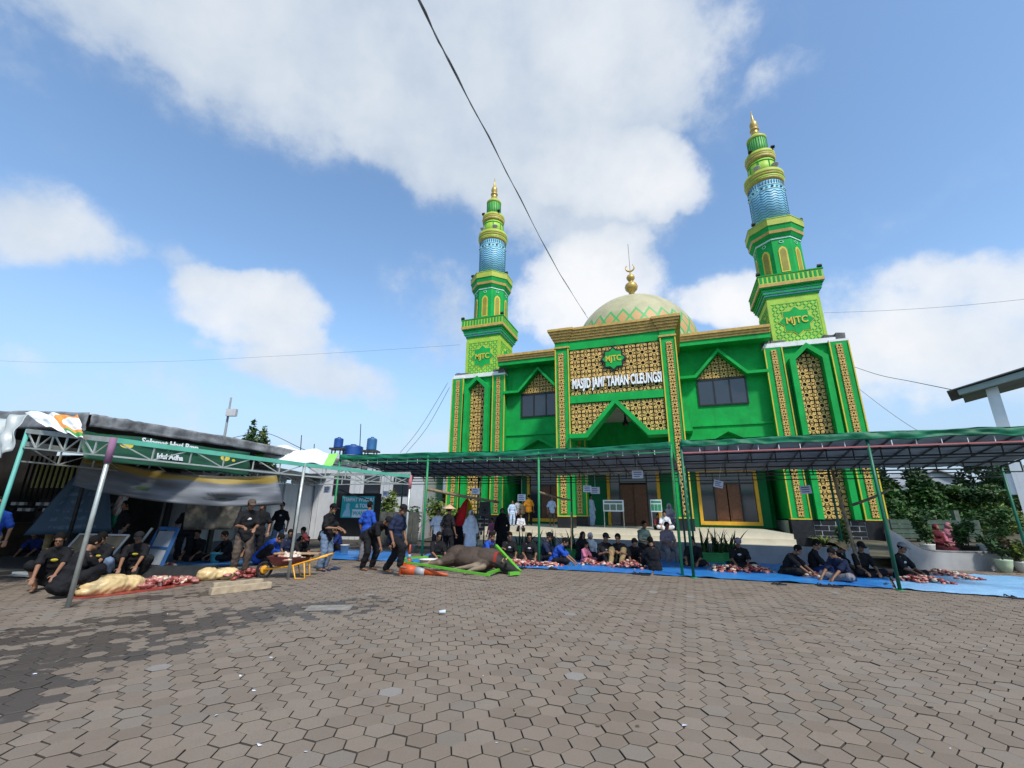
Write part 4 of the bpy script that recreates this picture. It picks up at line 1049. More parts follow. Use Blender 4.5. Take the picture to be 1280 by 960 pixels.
a_, b_ = AY(1112,650,19)-fo, AY(1222,652,19)-fo
FENM = mat('fence_board', (.05, .08, .06), .8, .3, 3, dirt=.3)
for k in range(4):
    m_ = MB(); z = .75+.19*k; m_.bar((a_.x, a_.y, z), (b_.x, b_.y, z), .03, .165, FENM); m_.build('board', fence)
for k in range(5):
    p = lerp(a_, b_, (k/4)**.8); m_ = MB(); m_.box((p.x-.1, p.y+.03, 0), (p.x+.1, p.y+.2, 1.42 if k != 3 else 1.80), mat('fence_post', (.08,.10,.08), .85, .25, 3)); m_.build('post', fence)
# far grey house
def house(loc, w, d, h, rh_, label, wallM, roofM, rz=0., win=2, name='house'):
    r_ = thing(name, loc, label, 'house', None, rz)
    m_ = MB(); m_.prism([(-w/2, 0), (w/2, 0), (w/2, h), (0, h+rh_), (-w/2, h)], 0, d, wallM); wl = m_.build('wall', r_)
    for s_ in (-1, 1):
        m_ = MB(); m_.prism([(s_*(w/2+.4), h-.4*rh_*2/w-.0), (0, h+rh_+.02), (0, h+rh_+.16), (s_*(w/2+.45), h-.4*rh_*2/w+.12)], -.4, d+.3, roofM); m_.build('roof', r_)
    for k in range(win):
        x = -w*.3 + k*w*.6/max(1, win-1) if win > 1 else 0
        m_ = MB(); m_.box((x-.5, -.06, h*.45), (x+.5, .0, h*.45+1.1), WHITE); f_ = m_.build('window', r_)
        m_ = MB(); m_.box((x-.42, -.075, h*.45+.08), (x+.42, -.061, h*.45+1.02), GLASS); m_.build('pane', f_)
    return r_
hp = AY(1186,660,44); hp.z = .5
h1_ = house(hp, 6.5, 7, 4.0, 1.6, 'far grey gabled house up among the garden trees', mat('house_grey', (.30,.33,.36), .8, .1, 1), mat('roof_grey_tile', (.33,.34,.35), .8, .15, 1.5), R(-14))
m_ = MB(); m_.box((-4.6, -1.2, 2.4), (-2.6, 1.0, 3.4), WHITE); m_.build('balcony', h1_)
# houses and trees behind the left tents
OCH = mat('ochre_roof', (.34, .20, .07), .8, .2, 2, dirt=.3)
hp = AY(515,640,30); hp.z = 0
house(hp, 6.0, 6, 2.6, 1.3, 'low house with an ochre roof seen under the marquee', WHITEG, OCH, R(60), 2)
hp = AY(578,640,38); hp.z = 0
house(hp, 5, 7, 4.6, 1.9, 'white gabled house behind the left minaret', WHITE, ROOFG, R(-8), 2)
fh = thing('flat_roof_house', (-9.0, 24.5, 0), 'pale flat-roofed two storey house under the blue water tanks', 'house')
m_ = MB(); m_.box((-2.2, 0, 0), (4.2, 7, 4.15), WHITEG); m_.build('wall', fh)
m_ = MB(); m_.box((-2.4, -.3, 4.15), (4.4, 7.2, 4.45), WHITEG); m_.build('roof_slab', fh)
for x, z in ((-.3, 2.3), (1.4, 2.35), (3.0, 2.3)):
    m_ = MB(); m_.box((x-.45, -.06, z), (x+.45, 0, z+1.0), FRAMEB); f_ = m_.build('window', fh); m_ = MB(); m_.box((x-.38, -.075, z+.07), (x+.38, -.061, z+.93), GLASS); m_.build('pane', f_)
for x in (-1.6, .6, 2.2): m_ = MB(); m_.box((x-.14, -.10, 0), (x+.14, -.001, 4.14), WHITEG); m_.build('pilaster', fh)
# water tanks
TANK = mat('blue_tank_plastic', (.012, .06, .24), .4, .15, 2); TANKL = mat('light_blue_tank_plastic', (.03, .12, .27), .4, .15, 2)
def tank(loc, r, h, M, label, stand=.8):
    t_ = thing('water_tank', loc, label, 'water tank', 'water tanks on the roofs')
    pr = [(r*.96, 0)]
    for k in range(5): pr += [(r, h*(.04+.16*k)), (r*.95, h*(.12+.16*k))]
    pr += [(r, h*.84), (r*.8, h*.93), (r*.3, h*.99), (.1, h*1.02)]
    m_ = MB(); m_.lathe(pr, (0,0,0), M, 20); m_.build('tank', t_)
    m_ = MB(); m_.lathe([(r*.28, h), (r*.28, h*1.05), (.02, h*1.06)], (0,0,0), M, 12); m_.build('lid', t_)
    m_ = MB(); m_.box((-r*1.5, -r*1.2, -.12), (r*1.5, r*1.2, -.02), STEELD); m_.build('platform', t_)
    for x in (-1, 1):
        for y in (-1, 1):
            m_ = MB(); m_.bar((x*r*.9, y*r*.9, -.12), (x*r*.9, y*r*.9, -stand), .06, .06, STEELD); m_.build('leg', t_)
    return t_
tank(AY(422.5,560,26), .27, .62, TANK, 'small dark blue tank on a thin stand, leftmost of the three', .9)
tank(AY(440,573,27), .62, .82, TANK, 'wide low dark blue tank, middle of the three', .3)
tank(AY(464,563,27), .31, .80, TANKL, 'narrow lighter blue tank, right of the wide one', 1.0)
# behind, a long wall with greenery
gwall = thing('boundary_wall', (-4.5, 21, 0), 'grey plank boundary fence behind the hanging laundry', 'fence')
for k in range(9):
    m_ = MB(); m_.box((k*.3-2.4, 0, 0), (k*.3-2.12, .05, 1.45), mat('grey_plank', (.08,.085,.075), .85, .3, 3, dirt=.4)); m_.build('plank', gwall)
BU = [(G(490,690), 2.0, 1.1), (G(520,692), 1.9, 1.3), (G(540,690), 2.2, 1.0), (G(480,684), 2.6, 1.1)]
for i, (p, h, w) in enumerate(BU):
    p.y = 22+i*.5; p.x = (-5.9, -4.6, -3.4, -6.3)[i]
    bush(p, h, w, ('rounded green bush right of the washroom board', 'wide bush before the plank fence', 'loose bush near the left minaret', 'tall bush behind the washroom board')[i], 70+i, 900, .11, [LEAF, LEAFD, LEAFY], 'bushes along the plank fence')
# cone trees and pole on the skyline
for q, (u, vb, vt, Y, lab) in enumerate(((317, 556, 530, 34, 'dark conical tree on the skyline beyond the left roofs'), (331, 556, 537, 34, 'smaller tapering tree just right of the conical one'))):
    b0 = AY(u, vb, Y); t0 = AY(u, vt, Y); hh = t0.z
    cl = [((0, 0, hh*(.62+.38*k/6)), ((1.0-.85*k/6)*1.25, (1.0-.85*k/6)*1.25, hh*.055)) for k in range(7)]
    tree((t0.x, Y, 0), hh, 1.2, lab, 90+q, 2600, .15, [LEAFD, LEAF] if q == 0 else [LEAFD, LEAFY], .12, None, 'conical_tree', cl)
fp = AY(284,545,30); tp = AY(289,497,30)
lp = thing('light_pole', (fp.x, 30, 0), 'thin tall pole with a square floodlight on the left skyline', 'pole')
m_ = MB(); m_.tube([(0,0,0), (tp.x-fp.x, 0, tp.z)], [.14, .06], mat('grey_pole', (.2,.22,.22), .7), 8); m_.build('mast', lp)
m_ = MB(); m_.box((-.20, -.35, 7.7), (.48, -.1, 8.2), WHITEG); ff = m_.build('floodlight', lp)
for q, (u, v0, v1, Y) in enumerate(((450, 575, 530, 27), (208, 545, 538, 22), (220, 545, 539, 22), (376, 572, 544, 26), (392, 575, 555, 26))):
    a, b = AY(u, v0, Y), AY(u+1.0, v1, Y); a.z = 3.9
    pole('antenna_mast', a, b, .03, STEELD, ('thin mast rising between the blue tanks', 'left one of two short rods above the terrace roof', 'right one of two short rods above the terrace roof', 'thin feathered mast right of the conical trees', 'short rod left of the blue tanks')[q], 'mast')

# ---------------- overhead cables
CABLE = mat('black_cable', (.05, .05, .055), .6); CABG = mat('grey_cable', (.22, .23, .25), .6)
def cable(pts, r, label, M=CABLE, wob=0., twist=0):
    P = [Vector(p) for p in pts]; out = []
    for i in range(len(P)-1):
        p0, p1, p2, p3 = P[max(i-1,0)], P[i], P[i+1], P[min(i+2,len(P)-1)]
        for k in range(8):
            t = k/8; out.append(.5*((2*p1)+(p2-p0)*t+(2*p0-5*p1+4*p2-p3)*t*t+(3*p1-p0-3*p2+p3)*t**3) + Vector((mnoise.noise(p1*.7+Vector((t,0,0))), 0, mnoise.noise(p1*.9+Vector((t,3,0)))))*wob)
    out.append(P[-1]); o = out[0].copy(); m_ = MB(); m_.tube([p-o for p in out], r, M, 6); ob = m_.build('overhead_cable', None, o)
    return tag(ob, label, 'cable')
main = [AY(500,-60,2.9), AY(523,0,3.4), AY(560,75,4.4), AY(610,170,6.4), AY(650,248,9.2), AY(690,325,13.6), AY(712,362,17.0), AY(735,398,22.0)]
c1_ = cable(main, .011, 'thick twisted black cable sweeping down from overhead to the dome', CABG, .012)
m_ = MB(); m_.tube([p+Vector((.014*math.sin(i*1.1), 0, .014*math.cos(i*1.1)))-main[0] for i, p in enumerate([lerp(main[j], main[j+1], k/6) for j in range(len(main)-1) for k in range(6)])], .008, CABG, 5); m_.build('twisted_strand', c1_)
cable([AY(-20,450,40), AY(60,453,38), AY(200,452,36), AY(330,446,34), AY(470,438,32), AY(575,431,30)], .009, 'thin wire crossing the sky left of the left minaret', CABG)
cable([AY(1030,391,26), AY(1110,388,24), AY(1200,382,22), AY(1300,372,20)], .009, 'thin wire leaving the right minaret block to the right', CABG)
cable([AY(1066,458,27), AY(1100,469,24), AY(1140,477,20), AY(1194,488,14.6)], .015, 'double black wire from the right minaret to the gate canopy')
cable([AY(1070,483,27), AY(1105,510,24), AY(1140,534,22), AY(1180,556,20)], .014, 'lower wire sloping away behind the right marquee', CABG)
cable([AY(500,566,30), AY(525,535,28), AY(560,478,26.2)], .016, 'left wire of the pair rising to the left minaret', CABG)
cable([AY(508,566,30), AY(534,534,28), AY(562,484,26.2)], .016, 'right wire of the pair rising to the left minaret', CABG)
cable([AY(150,535,20), AY(260,551,24), AY(330,541,34), AY(380,562,28), AY(410,572,26)], .02, 'dark wire drooping over the left roofs past the conical tree')

# ================================================================== PEOPLE
SKIN = mat('skin', (.23, .115, .065), .55, .08, 6); SKINL = mat('skin_light', (.33, .18, .11), .55, .08, 6); HAIR = mat('hair_black', (.010, .009, .008), .85, .2, 20, spec=.1)
EYEM = mat('eye_dark', (.02, .015, .012), .2)
def cloth(name, col, var=.15): return mat('cloth_'+name, col, .85, var, 7, .25, 120, spec=.15)
CBLK = cloth('black', (.013, .013, .015)); CNAVY = cloth('navy', (.018, .025, .055)); CBLUE = cloth('royal_blue', (.02, .07, .36)); CDBLUE = cloth('dark_blue', (.015, .03, .13))
CBRN = cloth('brown', (.10, .075, .06)); CKHA = cloth('khaki', (.30, .22, .11)); CJEAN = cloth('jeans', (.13, .18, .26)); CGREY = cloth('grey', (.20, .19, .20))
CWHT = cloth('white', (.62, .63, .66), .05); CLBL = cloth('pale_blue', (.40, .50, .66)); CPNK = cloth('pink', (.62, .20, .30)); CORG = cloth('orange', (.62, .24, .02)); CTEAL = cloth('slate_teal', (.09, .14, .13))
CMAR = cloth('maroon', (.13, .025, .03)); CROS = cloth('dusty_rose', (.38, .14, .18)); CLAV = cloth('lavender', (.38, .32, .42)); CTAN = cloth('tan_hat', (.45, .30, .15)); CSTR = cloth('straw_hat', (.55, .36, .22)); CDGR = cloth('dark_green', (.02, .07, .04)); CPUR = cloth('plum_grey', (.22, .18, .22))

def ik(a, b, l1, l2, polev):
    a, b = Vector(a), Vector(b); d = b-a; L = min(d.length, (l1+l2)*.998)
    if d.length > L: b = a + d.normalized()*L
    d = (b-a); x = (l1*l1-l2*l2+L*L)/(2*L); h = math.sqrt(max(0, l1*l1-x*x))
    n = d.normalized(); p = Vector(polev); p = (p-n*p.dot(n)).normalized()
    return a+n*x+p*h, b
def POSE(pel, chest, neck, head, WL, WR, AL, AR, kp=((.15,-1,.2),(-.15,-1,.2)), ep=((.5,.6,-.5),(-.5,.6,-.5)), hp=0., hy=0., toe=(0,-1,0), lie=False):
    pel, chest, neck, head = map(Vector, (pel, chest, neck, head))
    up = (neck-chest).normalized(); J = dict(pel=pel, chest=chest, neck=neck, head=head, hp=hp, hy=hy, toe=Vector(toe))
    for s, W_, A_, k in ((1, WL, AL, 0), (-1, WR, AR, 1)):
        sh = neck - up*.085 + Vector((s*.168, 0, 0)); hip = pel + Vector((s*.095, 0, -.02))
        el, wr = ik(sh, W_, .29, .26, ep[k]); kn, an = ik(hip, A_, .43, .41, kp[k])
        J[s] = dict(sh=sh, el=el, wr=wr, hip=hip, kn=kn, an=an)
    return J
POSES = {
 'stand': POSE((0,0,.93),(0,-.01,1.22),(0,.0,1.43),(0,-.03,1.59),(.27,-.06,.84),(-.27,-.08,.84),(.12,.03,.085),(-.12,.0,.085)),
 'work': POSE((0,0,.92),(0,-.03,1.21),(0,-.05,1.42),(0,-.12,1.56),(.10,-.40,1.02),(-.13,-.38,1.06),(.12,.03,.085),(-.12,.0,.085),hp=.35),
 'walk': POSE((0,0,.90),(0,-.05,1.19),(0,-.08,1.40),(0,-.17,1.53),(.25,-.12,.80),(-.25,-.16,.80),(.10,.30,.12),(-.11,-.30,.26),hp=.55),
 'bend': POSE((0,.16,.88),(0,-.12,1.06),(0,-.33,1.17),(0,-.47,1.22),(.12,-.52,.62),(-.16,-.46,.58),(.13,.10,.085),(-.13,.18,.085),hp=.9),
 'squat': POSE((0,.06,.27),(0,-.06,.54),(0,-.15,.74),(0,-.23,.88),(.12,-.55,.30),(-.15,-.52,.26),(.16,-.10,.08),(-.16,-.13,.08),kp=((.55,-1,.8),(-.55,-1,.8)),hp=.45),
 'hunch': POSE((0,.06,.24),(0,-.12,.48),(0,-.28,.62),(0,-.40,.68),(.14,-.58,.20),(-.15,-.58,.22),(.18,-.10,.08),(-.18,-.14,.08),kp=((.5,-1,.9),(-.5,-1,.9)),hp=.8),
 'cross': POSE((0,.02,.12),(0,-.01,.40),(0,-.07,.60),(0,-.14,.75),(.14,-.42,.16),(-.16,-.44,.18),(-.10,-.34,.06),(.10,-.30,.06),kp=((1,-.5,.25),(-1,-.5,.25)),hp=.4),
 'cross_lean': POSE((0,.02,.12),(0,-.10,.38),(0,-.23,.54),(0,-.33,.66),(.10,-.60,.10),(-.18,-.58,.10),(-.10,-.34,.06),(.10,-.30,.06),kp=((1,-.5,.25),(-1,-.5,.25)),hp=.6),
 'knees': POSE((0,.10,.12),(0,.06,.41),(0,-.01,.61),(0,-.08,.76),(.16,-.36,.40),(-.16,-.36,.38),(.15,-.34,.08),(-.16,-.36,.08),kp=((.15,-.2,1),(-.15,-.2,1)),hp=.3),
 'bench': POSE((0,0,.62),(0,-.02,.91),(0,-.06,1.11),(0,-.12,1.26),(.12,-.34,.72),(-.10,-.36,.72),(.14,-.38,.08),(-.14,-.36,.08),kp=((.2,-1,.6),(-.2,-1,.6)),hp=.25),
}
def remesh(m_, name, vox, smooth=3, wrinkle=0., keep=None):
    me = m_.mesh('tmp', fix=False); o = bpy.data.objects.new('tmp', me); COL.objects.link(o)
    a = o.modifiers.new('r', 'REMESH'); a.mode = 'VOXEL'; a.voxel_size = vox; a.use_smooth_shade = True
    b = o.modifiers.new('s', 'SMOOTH'); b.factor = .5; b.iterations = smooth
    dg = bpy.context.evaluated_depsgraph_get(); dg.update()
    r_ = bpy.data.meshes.new_from_object(o.evaluated_get(dg)); r_.name = name
    bpy.data.objects.remove(o); bpy.data.meshes.remove(me)
    if wrinkle:                                        # soft folds, a few warped waves added along the normals
        n_ = len(r_.vertices); co = np.empty(n_*3); nr = np.empty(n_*3); r_.vertices.foreach_get('co', co); r_.vertices.foreach_get('normal', nr)
        co = co.reshape(-1, 3); nr = nr.reshape(-1, 3); x, y, z = co.T
        w = np.sin(13*x+7*np.sin(6*z+2)+3*y)*np.sin(11*z+5*np.sin(7*x+1)) + .8*np.sin(27*z+9*x+6*np.sin(9*y+8*x)) * np.sin(19*x+8*y+4*np.sin(12*z)) + .5*np.sin(44*z+20*x+5*np.sin(21*x))*np.sin(30*y+9*z)
        co = co + nr*(w*wrinkle*.42)[:, None]; r_.vertices.foreach_set('co', co.ravel())
    r_.polygons.foreach_set('use_smooth', [True]*len(r_.polygons))
    return r_
def cap(m_, a, b, ra, rb, n=10):
    a, b = Vector(a), Vector(b); L = (b-a).length
    if L < 1e-4: return
    d = (b-a).normalized(); pts, rs = [], []
    for k in range(4): t = math.pi/2*k/3.3; pts.append(a-d*ra*math.cos(t)); rs.append(max(.001, ra*math.sin(t)))
    pts.append(a); rs.append(ra); pts.append(b); rs.append(rb)
    for k in range(3, -1, -1): t = math.pi/2*k/3.3; pts.append(b+d*rb*math.cos(t)); rs.append(max(.001, rb*math.sin(t)))
    m_.tube(pts, rs, SKIN, n)
def headmat(J): return Matrix.Rotation(J['hy'], 3, 'Z') @ Matrix.Rotation(J['hp'], 3, 'X')
def orient(d, xref=Vector((1,0,0))):
    z = d.normalized(); x = (xref-z*xref.dot(z)).normalized(); y = z.cross(x); return Matrix((x, y, z)).transposed()
def torso(m_, J, g=0., hem=0.):
    p, c, n = J['pel'], J['chest'], J['neck']
    m_.ell(p+Vector((0,.01,0)), (.155+g, .115+g, .12+g), SKIN, 14, 10, orient(c-p))
    m_.ell(lerp(p, c, .5), (.145+g, .10+g, .19), SKIN, 14, 10, orient(c-p))
    m_.ell(c+(n-c)*.1, (.165+g, .108+g, .20), SKIN, 14, 10, orient(n-p))
    u = (n-c).normalized()
    cap(m_, n-u*.10, n-u*.03, .10+g, .06+g)
    for s in (1, -1): cap(m_, lerp(n-u*.05, J[s]['sh'], .3), J[s]['sh'], .058+g*.8, .052+g*.6)
    if hem:
        w_ = (p-c).normalized(); cap(m_, c, p+w_*.0, .10, .10); vs_ = orient(c-p)
        for q_, k_ in ((.25, .0), (.0, .018), (-.10, .026), (-.17, .032)):
            m_.ell(p-w_*q_*.75, (.160+g+k_, .118+g+k_, .10), SKIN, 14, 10, vs_)
def body_mesh(key, fingers=True):
    J = POSES[key]; m_ = MB(); torso(m_, J)
    n, h = J['neck'], J['head']; H = headmat(J)
    cap(m_, n-(n-J['chest'])*.2, h+H@Vector((0,.02,-.06)), .056, .05)
    for c, r in (((0,.012,.03),(.075,.093,.095)), ((0,-.030,-.055),(.056,.062,.062)), ((0,-.098,-.012),(.013,.02,.024)), ((.078,.012,-.006),(.012,.022,.03)), ((-.078,.012,-.006),(.012,.022,.03)), ((0,-.075,.028),(.052,.018,.012)), ((0,-.088,-.058),(.024,.011,.010)), ((0,-.083,-.085),(.022,.016,.015))):
        m_.ell(h+H@Vector(c), r, SKIN, 12, 8, H)
    for s in (1, -1):
        q = J[s]
        cap(m_, q['sh'], q['el'], .048, .038); cap(m_, q['el'], q['wr'], .039, .026)
        cap(m_, q['hip'], q['kn'], .082, .054); cap(m_, q['kn'], q['an'], .053, .036)
        d = (q['wr']-q['el']).normalized(); hand_d = (d + Vector((0, -.25, -.35))).normalized()
        side = hand_d.cross(Vector((0,0,1))); side = side.normalized() if side.length > .2 else Vector((0,1,0)); nrm = side.cross(hand_d)
        w = q['wr']; palm = w + hand_d*.055
        m_.ell(palm, (.040, .017, .052), SKIN, 10, 8, orient(hand_d, side))
        for i, (off, L) in enumerate(((.030, .068), (.010, .080), (-.010, .075), (-.029, .058))):
            a = w + hand_d*.088 + side*off; c1 = (hand_d - nrm*.30*(-1 if nrm.z < 0 else 1) + side*off*3).normalized(); b_ = a + c1*L*.5
            c2 = (hand_d - nrm*(.75+.08*i)*(-1 if nrm.z < 0 else 1)).normalized()
            cap(m_, a, b_, .0105, .0095, 6); cap(m_, b_, b_+c2*L*.5, .0095, .008, 6)
        a = w + hand_d*.035 + side*.034; b_ = a + (hand_d*.6 + side*.75).normalized()*.04
        cap(m_, a, b_, .0125, .011, 6); cap(m_, b_, b_ + (hand_d+side*.15).normalized()*.032, .011, .009, 6)
        t = J['toe']; an = q['an']; tz = an.z-.055
        cap(m_, an+Vector((0,.03,-.035)), Vector((an.x+t.x*.15, an.y+t.y*.15, tz)), .036, .028)
        m_.ell(Vector((an.x+t.x*.165, an.y+t.y*.165, tz)), (.044, .045, .022), SKIN, 10, 6)
    return remesh(m_, 'body', .0105, 2)
def shirt_mesh(key, long=False, loose=.0):
    J = POSES[key]; m_ = MB(); torso(m_, J, .020+loose, .04)
    for s in (1, -1):
        q = J[s]; e = lerp(q['sh'], q['el'], .82)
        cap(m_, q['sh'], e if not long else q['el'], .060, .072 if not long else .055)
        if long: cap(m_, q['el'], lerp(q['el'], q['wr'], .92), .050, .044)
    return remesh(m_, 'shirt', .016, 3, .018)
def trouser_mesh(key, short=False):
    J = POSES[key]; m_ = MB(); p, c = J['pel'], J['chest']
    m_.ell(p+Vector((0,.01,-.01)), (.172, .132, .125), SKIN, 14, 10, orient(c-p))
    for s in (1, -1):
        q = J[s]; cap(m_, q['hip'], q['kn'], .108, .090)
        if not short: cap(m_, q['kn'], lerp(q['kn'], q['an'], .93), .090, .078)
    return remesh(m_, 'trousers', .016, 3, .016)
def robe_mesh(key):
    J = POSES[key]; m_ = MB(); torso(m_, J, .03, .04); p = J['pel']
    for s in (1, -1):
        q = J[s]; cap(m_, q['sh'], q['el'], .066, .062); cap(m_, q['el'], lerp(q['el'], q['wr'], .9), .062, .06)
        cap(m_, q['hip'], q['kn'], .13, .13); cap(m_, q['kn'], q['an'], .13, .12)
    cap(m_, lerp(J[1]['kn'], J[-1]['kn'], .5), lerp(J[1]['an'], J[-1]['an'], .5), .15, .15)
    return remesh(m_, 'robe', .02, 4, .014)
def cutshell(c, r, plane, H, h, name, n=18, m=12, th=0):
    m_ = MB(); m_.ell(c, r, HAIR, n, m); me = m_.mesh(name, fix=True)
    bm = bmesh.new(); bm.from_mesh(me)
    for co, no in plane: bmesh.ops.bisect_plane(bm, geom=bm.verts[:]+bm.edges[:]+bm.faces[:], plane_co=co, plane_no=no, clear_outer=True)
    bm.to_mesh(me); bm.free(); me.transform(Matrix.Translation(h) @ H.to_4x4()); return me
def hair_mesh(J): return cutshell((0,.018,.035), (.086,.100,.100), [((0,-.062,.055), (0,-.86,-.5)), ((0,.04,-.055), (0,0,-1))], headmat(J), J['head'], 'hair')
def joinmesh(ms, name):
    bm = bmesh.new()
    for q in ms: bm.from_mesh(q)
    me = bpy.data.meshes.new(name); bm.to_mesh(me); bm.free(); me.materials.append(HAIR)
    me.polygons.foreach_set('use_smooth', [True]*len(me.polygons)); return me
def cap_mesh(J):
    a = cutshell((0,.012,.045), (.092,.106,.095), [((0,0,.045), (0,-.15,-1))], headmat(J), J['head'], 'cap')
    m_ = MB(); m_.ell((0,-.115,.052), (.07,.085,.010), HAIR, 14, 6); b = m_.mesh('b'); b.transform(Matrix.Translation(J['head']) @ headmat(J).to_4x4())
    return joinmesh([a, b], 'cap')
def hat_mesh(J, cone=False):
    m_ = MB()
    if cone: m_.lathe([(.235, .03), (.20, .055), (.12, .11), (.05, .16), (.01, .175)], (0,.01,0), HAIR, 28)
    else: m_.lathe([(.175, .055), (.17, .062), (.105, .068), (.10, .12), (.085, .145), (.02, .155)], (0,.01,0), HAIR, 28)
    me = m_.mesh('hat'); me.transform(Matrix.Translation(J['head']) @ headmat(J).to_4x4()); return me
def hijab_mesh(key):
    J = POSES[key]; H = headmat(J); h = J['head']; m_ = MB()
    m_.ell(h+H@Vector((0,.03,.02)), (.102,.105,.125), HAIR, 16, 12, H)
    m_.ell(h+H@Vector((0,-.02,-.095)), (.085,.09,.06), HAIR, 14, 10, H)
    n = J['neck']; m_.ell(n+Vector((0,0,-.02)), (.17,.14,.13), HAIR, 16, 12); m_.ell(lerp(n, J['chest'], .45)+Vector((0,-.02,0)), (.185,.15,.17), HAIR, 16, 12)
    return remesh(m_, 'hijab', .016, 3, .008)
MC = {}
def getm(kind, key, fn):
    if (kind, key) not in MC: MC[(kind, key)] = fn()
    return MC[(kind, key)]
def setmat(o, M):
    if not o.data.materials: o.data.materials.append(M)
    o.material_slots[0].link = 'OBJECT'; o.material_slots[0].material = M
SAND = mat('sandal_dark', (.02,.02,.025), .7)
def person(key, loc, rz, label, shirt=CBLK, legs=CBLK, hat=None, hatM=None, skin=SKIN, scale=1., long=False, short=False, robe=False, group=None, print_=None):
    loc = Vector(loc); root = thing('person', loc, label, 'person', group, rz); prs = random.Random(label); root.scale = (scale*prs.uniform(.94,1.07), scale*prs.uniform(.96,1.05), scale*prs.uniform(.97,1.04))
    J = POSES[key]; H = headmat(J)
    def ch(name, me, M): o = obj(name, me, root); setmat(o, M); return o
    ch('body', getm('body', key, lambda: body_mesh(key)), skin)
    if robe: ch('robe', getm('robe', key, lambda: robe_mesh(key)), shirt)
    else:
        ch('shirt', getm('shirtl' if long else 'shirt', key, lambda: shirt_mesh(key, long)), shirt)
        ch('trousers', getm('shorts' if short else 'trousers', key, lambda: trouser_mesh(key, short)), legs)
    if hat == 'hijab': ch('hijab', getm('hijab', key, lambda: hijab_mesh(key)), hatM)
    else:
        ch('hair', getm('hair', key, lambda: hair_mesh(J)), HAIR)
        if hat == 'cap': ch('cap', getm('cap', key, lambda: cap_mesh(J)), hatM or CBLK)
        if hat in ('hat', 'cone'): ch('hat', getm(hat, key, lambda: hat_mesh(J, hat == 'cone')), hatM)
    if hat == 'hijab':
        f_ = MB(); f_.ell((0,-.062,-.02), (.058,.036,.078), SKIN, 14, 10); me = getm('face', key, lambda: f_.mesh('face'))
        if 'done' not in me: me.transform(Matrix.Translation(J['head']) @ H.to_4x4()); me['done'] = 1
        ch('face', me, skin)
    for s in (-1, 1):
        def em():
            q = MB(); q.ell(J['head']+H@Vector((s*.032,-.0865,.006)), (.013,.006,.007), EYEM, 8, 6, H); return q.mesh('eye')
        ch('eye', getm(('eye', s), key, em), EYEM)
    if print_:
        def pm():
            q = MB(); c = J['chest']; u = (J['neck']-J['pel']).normalized(); M3 = orient(u)
            f = Vector((0,-1,0)); f = (f-u*f.dot(u)).normalized()
            q.ell(c+u*.03+f*.122, (.055, .012, .03), EYEM, 10, 6, M3); return q.mesh('chest_print')
        ch('chest_print', getm('print', key, pm), print_)
    return root
DEG = math.pi/180
PY = cloth('print_yellow', (.55, .45, .05)); PW = cloth('print_white', (.6,.6,.6))
def P(key, u, v, deg, label, z=0., **k): return person(key, G(u, v, z), deg*DEG, label, **k)
# left cutting area
person('squat', G(60,737), 35*DEG, 'squatting man in black tee at the left front, facing the camera over the pale hide', CBLK, CBLK, print_=PY, short=True)
person('squat', G(80,747), 160*DEG, 'squatting man in black with his rounded back to the camera beside the left tent post', CBLK, CBLK, long=True)
person('squat', G(122,727), 10*DEG, 'squatting man in black tee and blue jeans behind the pale hide, head down', CBLK, CJEAN, print_=PY)
person('squat', G(164,722), 30*DEG, 'squatting man in black cap and black tee with yellow print near the blue trestle', CBLK, CBLK, 'cap', CBLK, print_=PY)
person('work', G(58,703), 60*DEG, 'standing man in khaki trousers deep in the shade by the lattice gate', CBLK, CKHA)
person('cross_lean', G(44,697), 20*DEG, 'man in dark blue shirt sitting on the shaded blue tarp at far left', CDBLUE, CBLK)
person('stand', AY(-24,700,9.5)-Vector((0,0,AY(-24,700,9.5).z)), 40*DEG, 'person in blue shirt cut off by the left edge of the photo', CBLUE, CKHA)
person('work', G(298,717), 40*DEG, 'broad standing man in black tee and brown trousers, arms folded at his waist', CBLK, CBRN, 'cap', CBRN, print_=PW)
person('stand', G(316,703), 20*DEG, 'man in black standing close behind the one in brown trousers', CBLK, CBLK)
person('stand', G(344,691), 15*DEG, 'standing man in black tee and jeans against the white annex wall', CBLK, CJEAN, print_=PW)
person('hunch', G(326,706), 100*DEG, 'man in bright blue shirt crouching low beside the wheelbarrow', CBLUE, CBLK)
person('cross', G(358,697), 30*DEG, 'seated man in navy just left of the wheelbarrow tray', CNAVY, CBLK)
person('cross', G(379,692), -20*DEG, 'seated man in black facing the wall behind the wheelbarrow', CBLK, CBLK)
person('cross_lean', G(368,700), 60*DEG, 'seated worker with a red cap behind the wheelbarrow', CBLK, CBLK, 'cap', CMAR)
person('cross', G(281,702), -30*DEG, 'seated man in black beside the annex wall left of the brown trousered man', CBLK, CBLK)
person('cross', G(296,697), 30*DEG, 'seated man in dark grey half hidden behind the brown trousered man', CGREY, CBLK)
person('work', G(402,713), 75*DEG, 'standing man in black cap, black tee and jeans at the wheelbarrow handles', CBLK, CJEAN, 'cap', CBLK)
person('knees', G(419,690), -60*DEG, 'man in dark blue sitting with his back turned below the washroom board', CDBLUE, CBLK)
person('stand', G(226,702), 30*DEG, 'standing man in black deep in the shade right of the blue framed stand', CBLK, CBLK)
person('cross', G(243,701), 10*DEG, 'seated man in black on the worn tarpaulin left of the turquoise bucket', CBLK, CBLK)
person('stand', G(140,706), -30*DEG, 'standing man in dark clothes in the shade behind the squatting cutters', CBLK, CGREY)
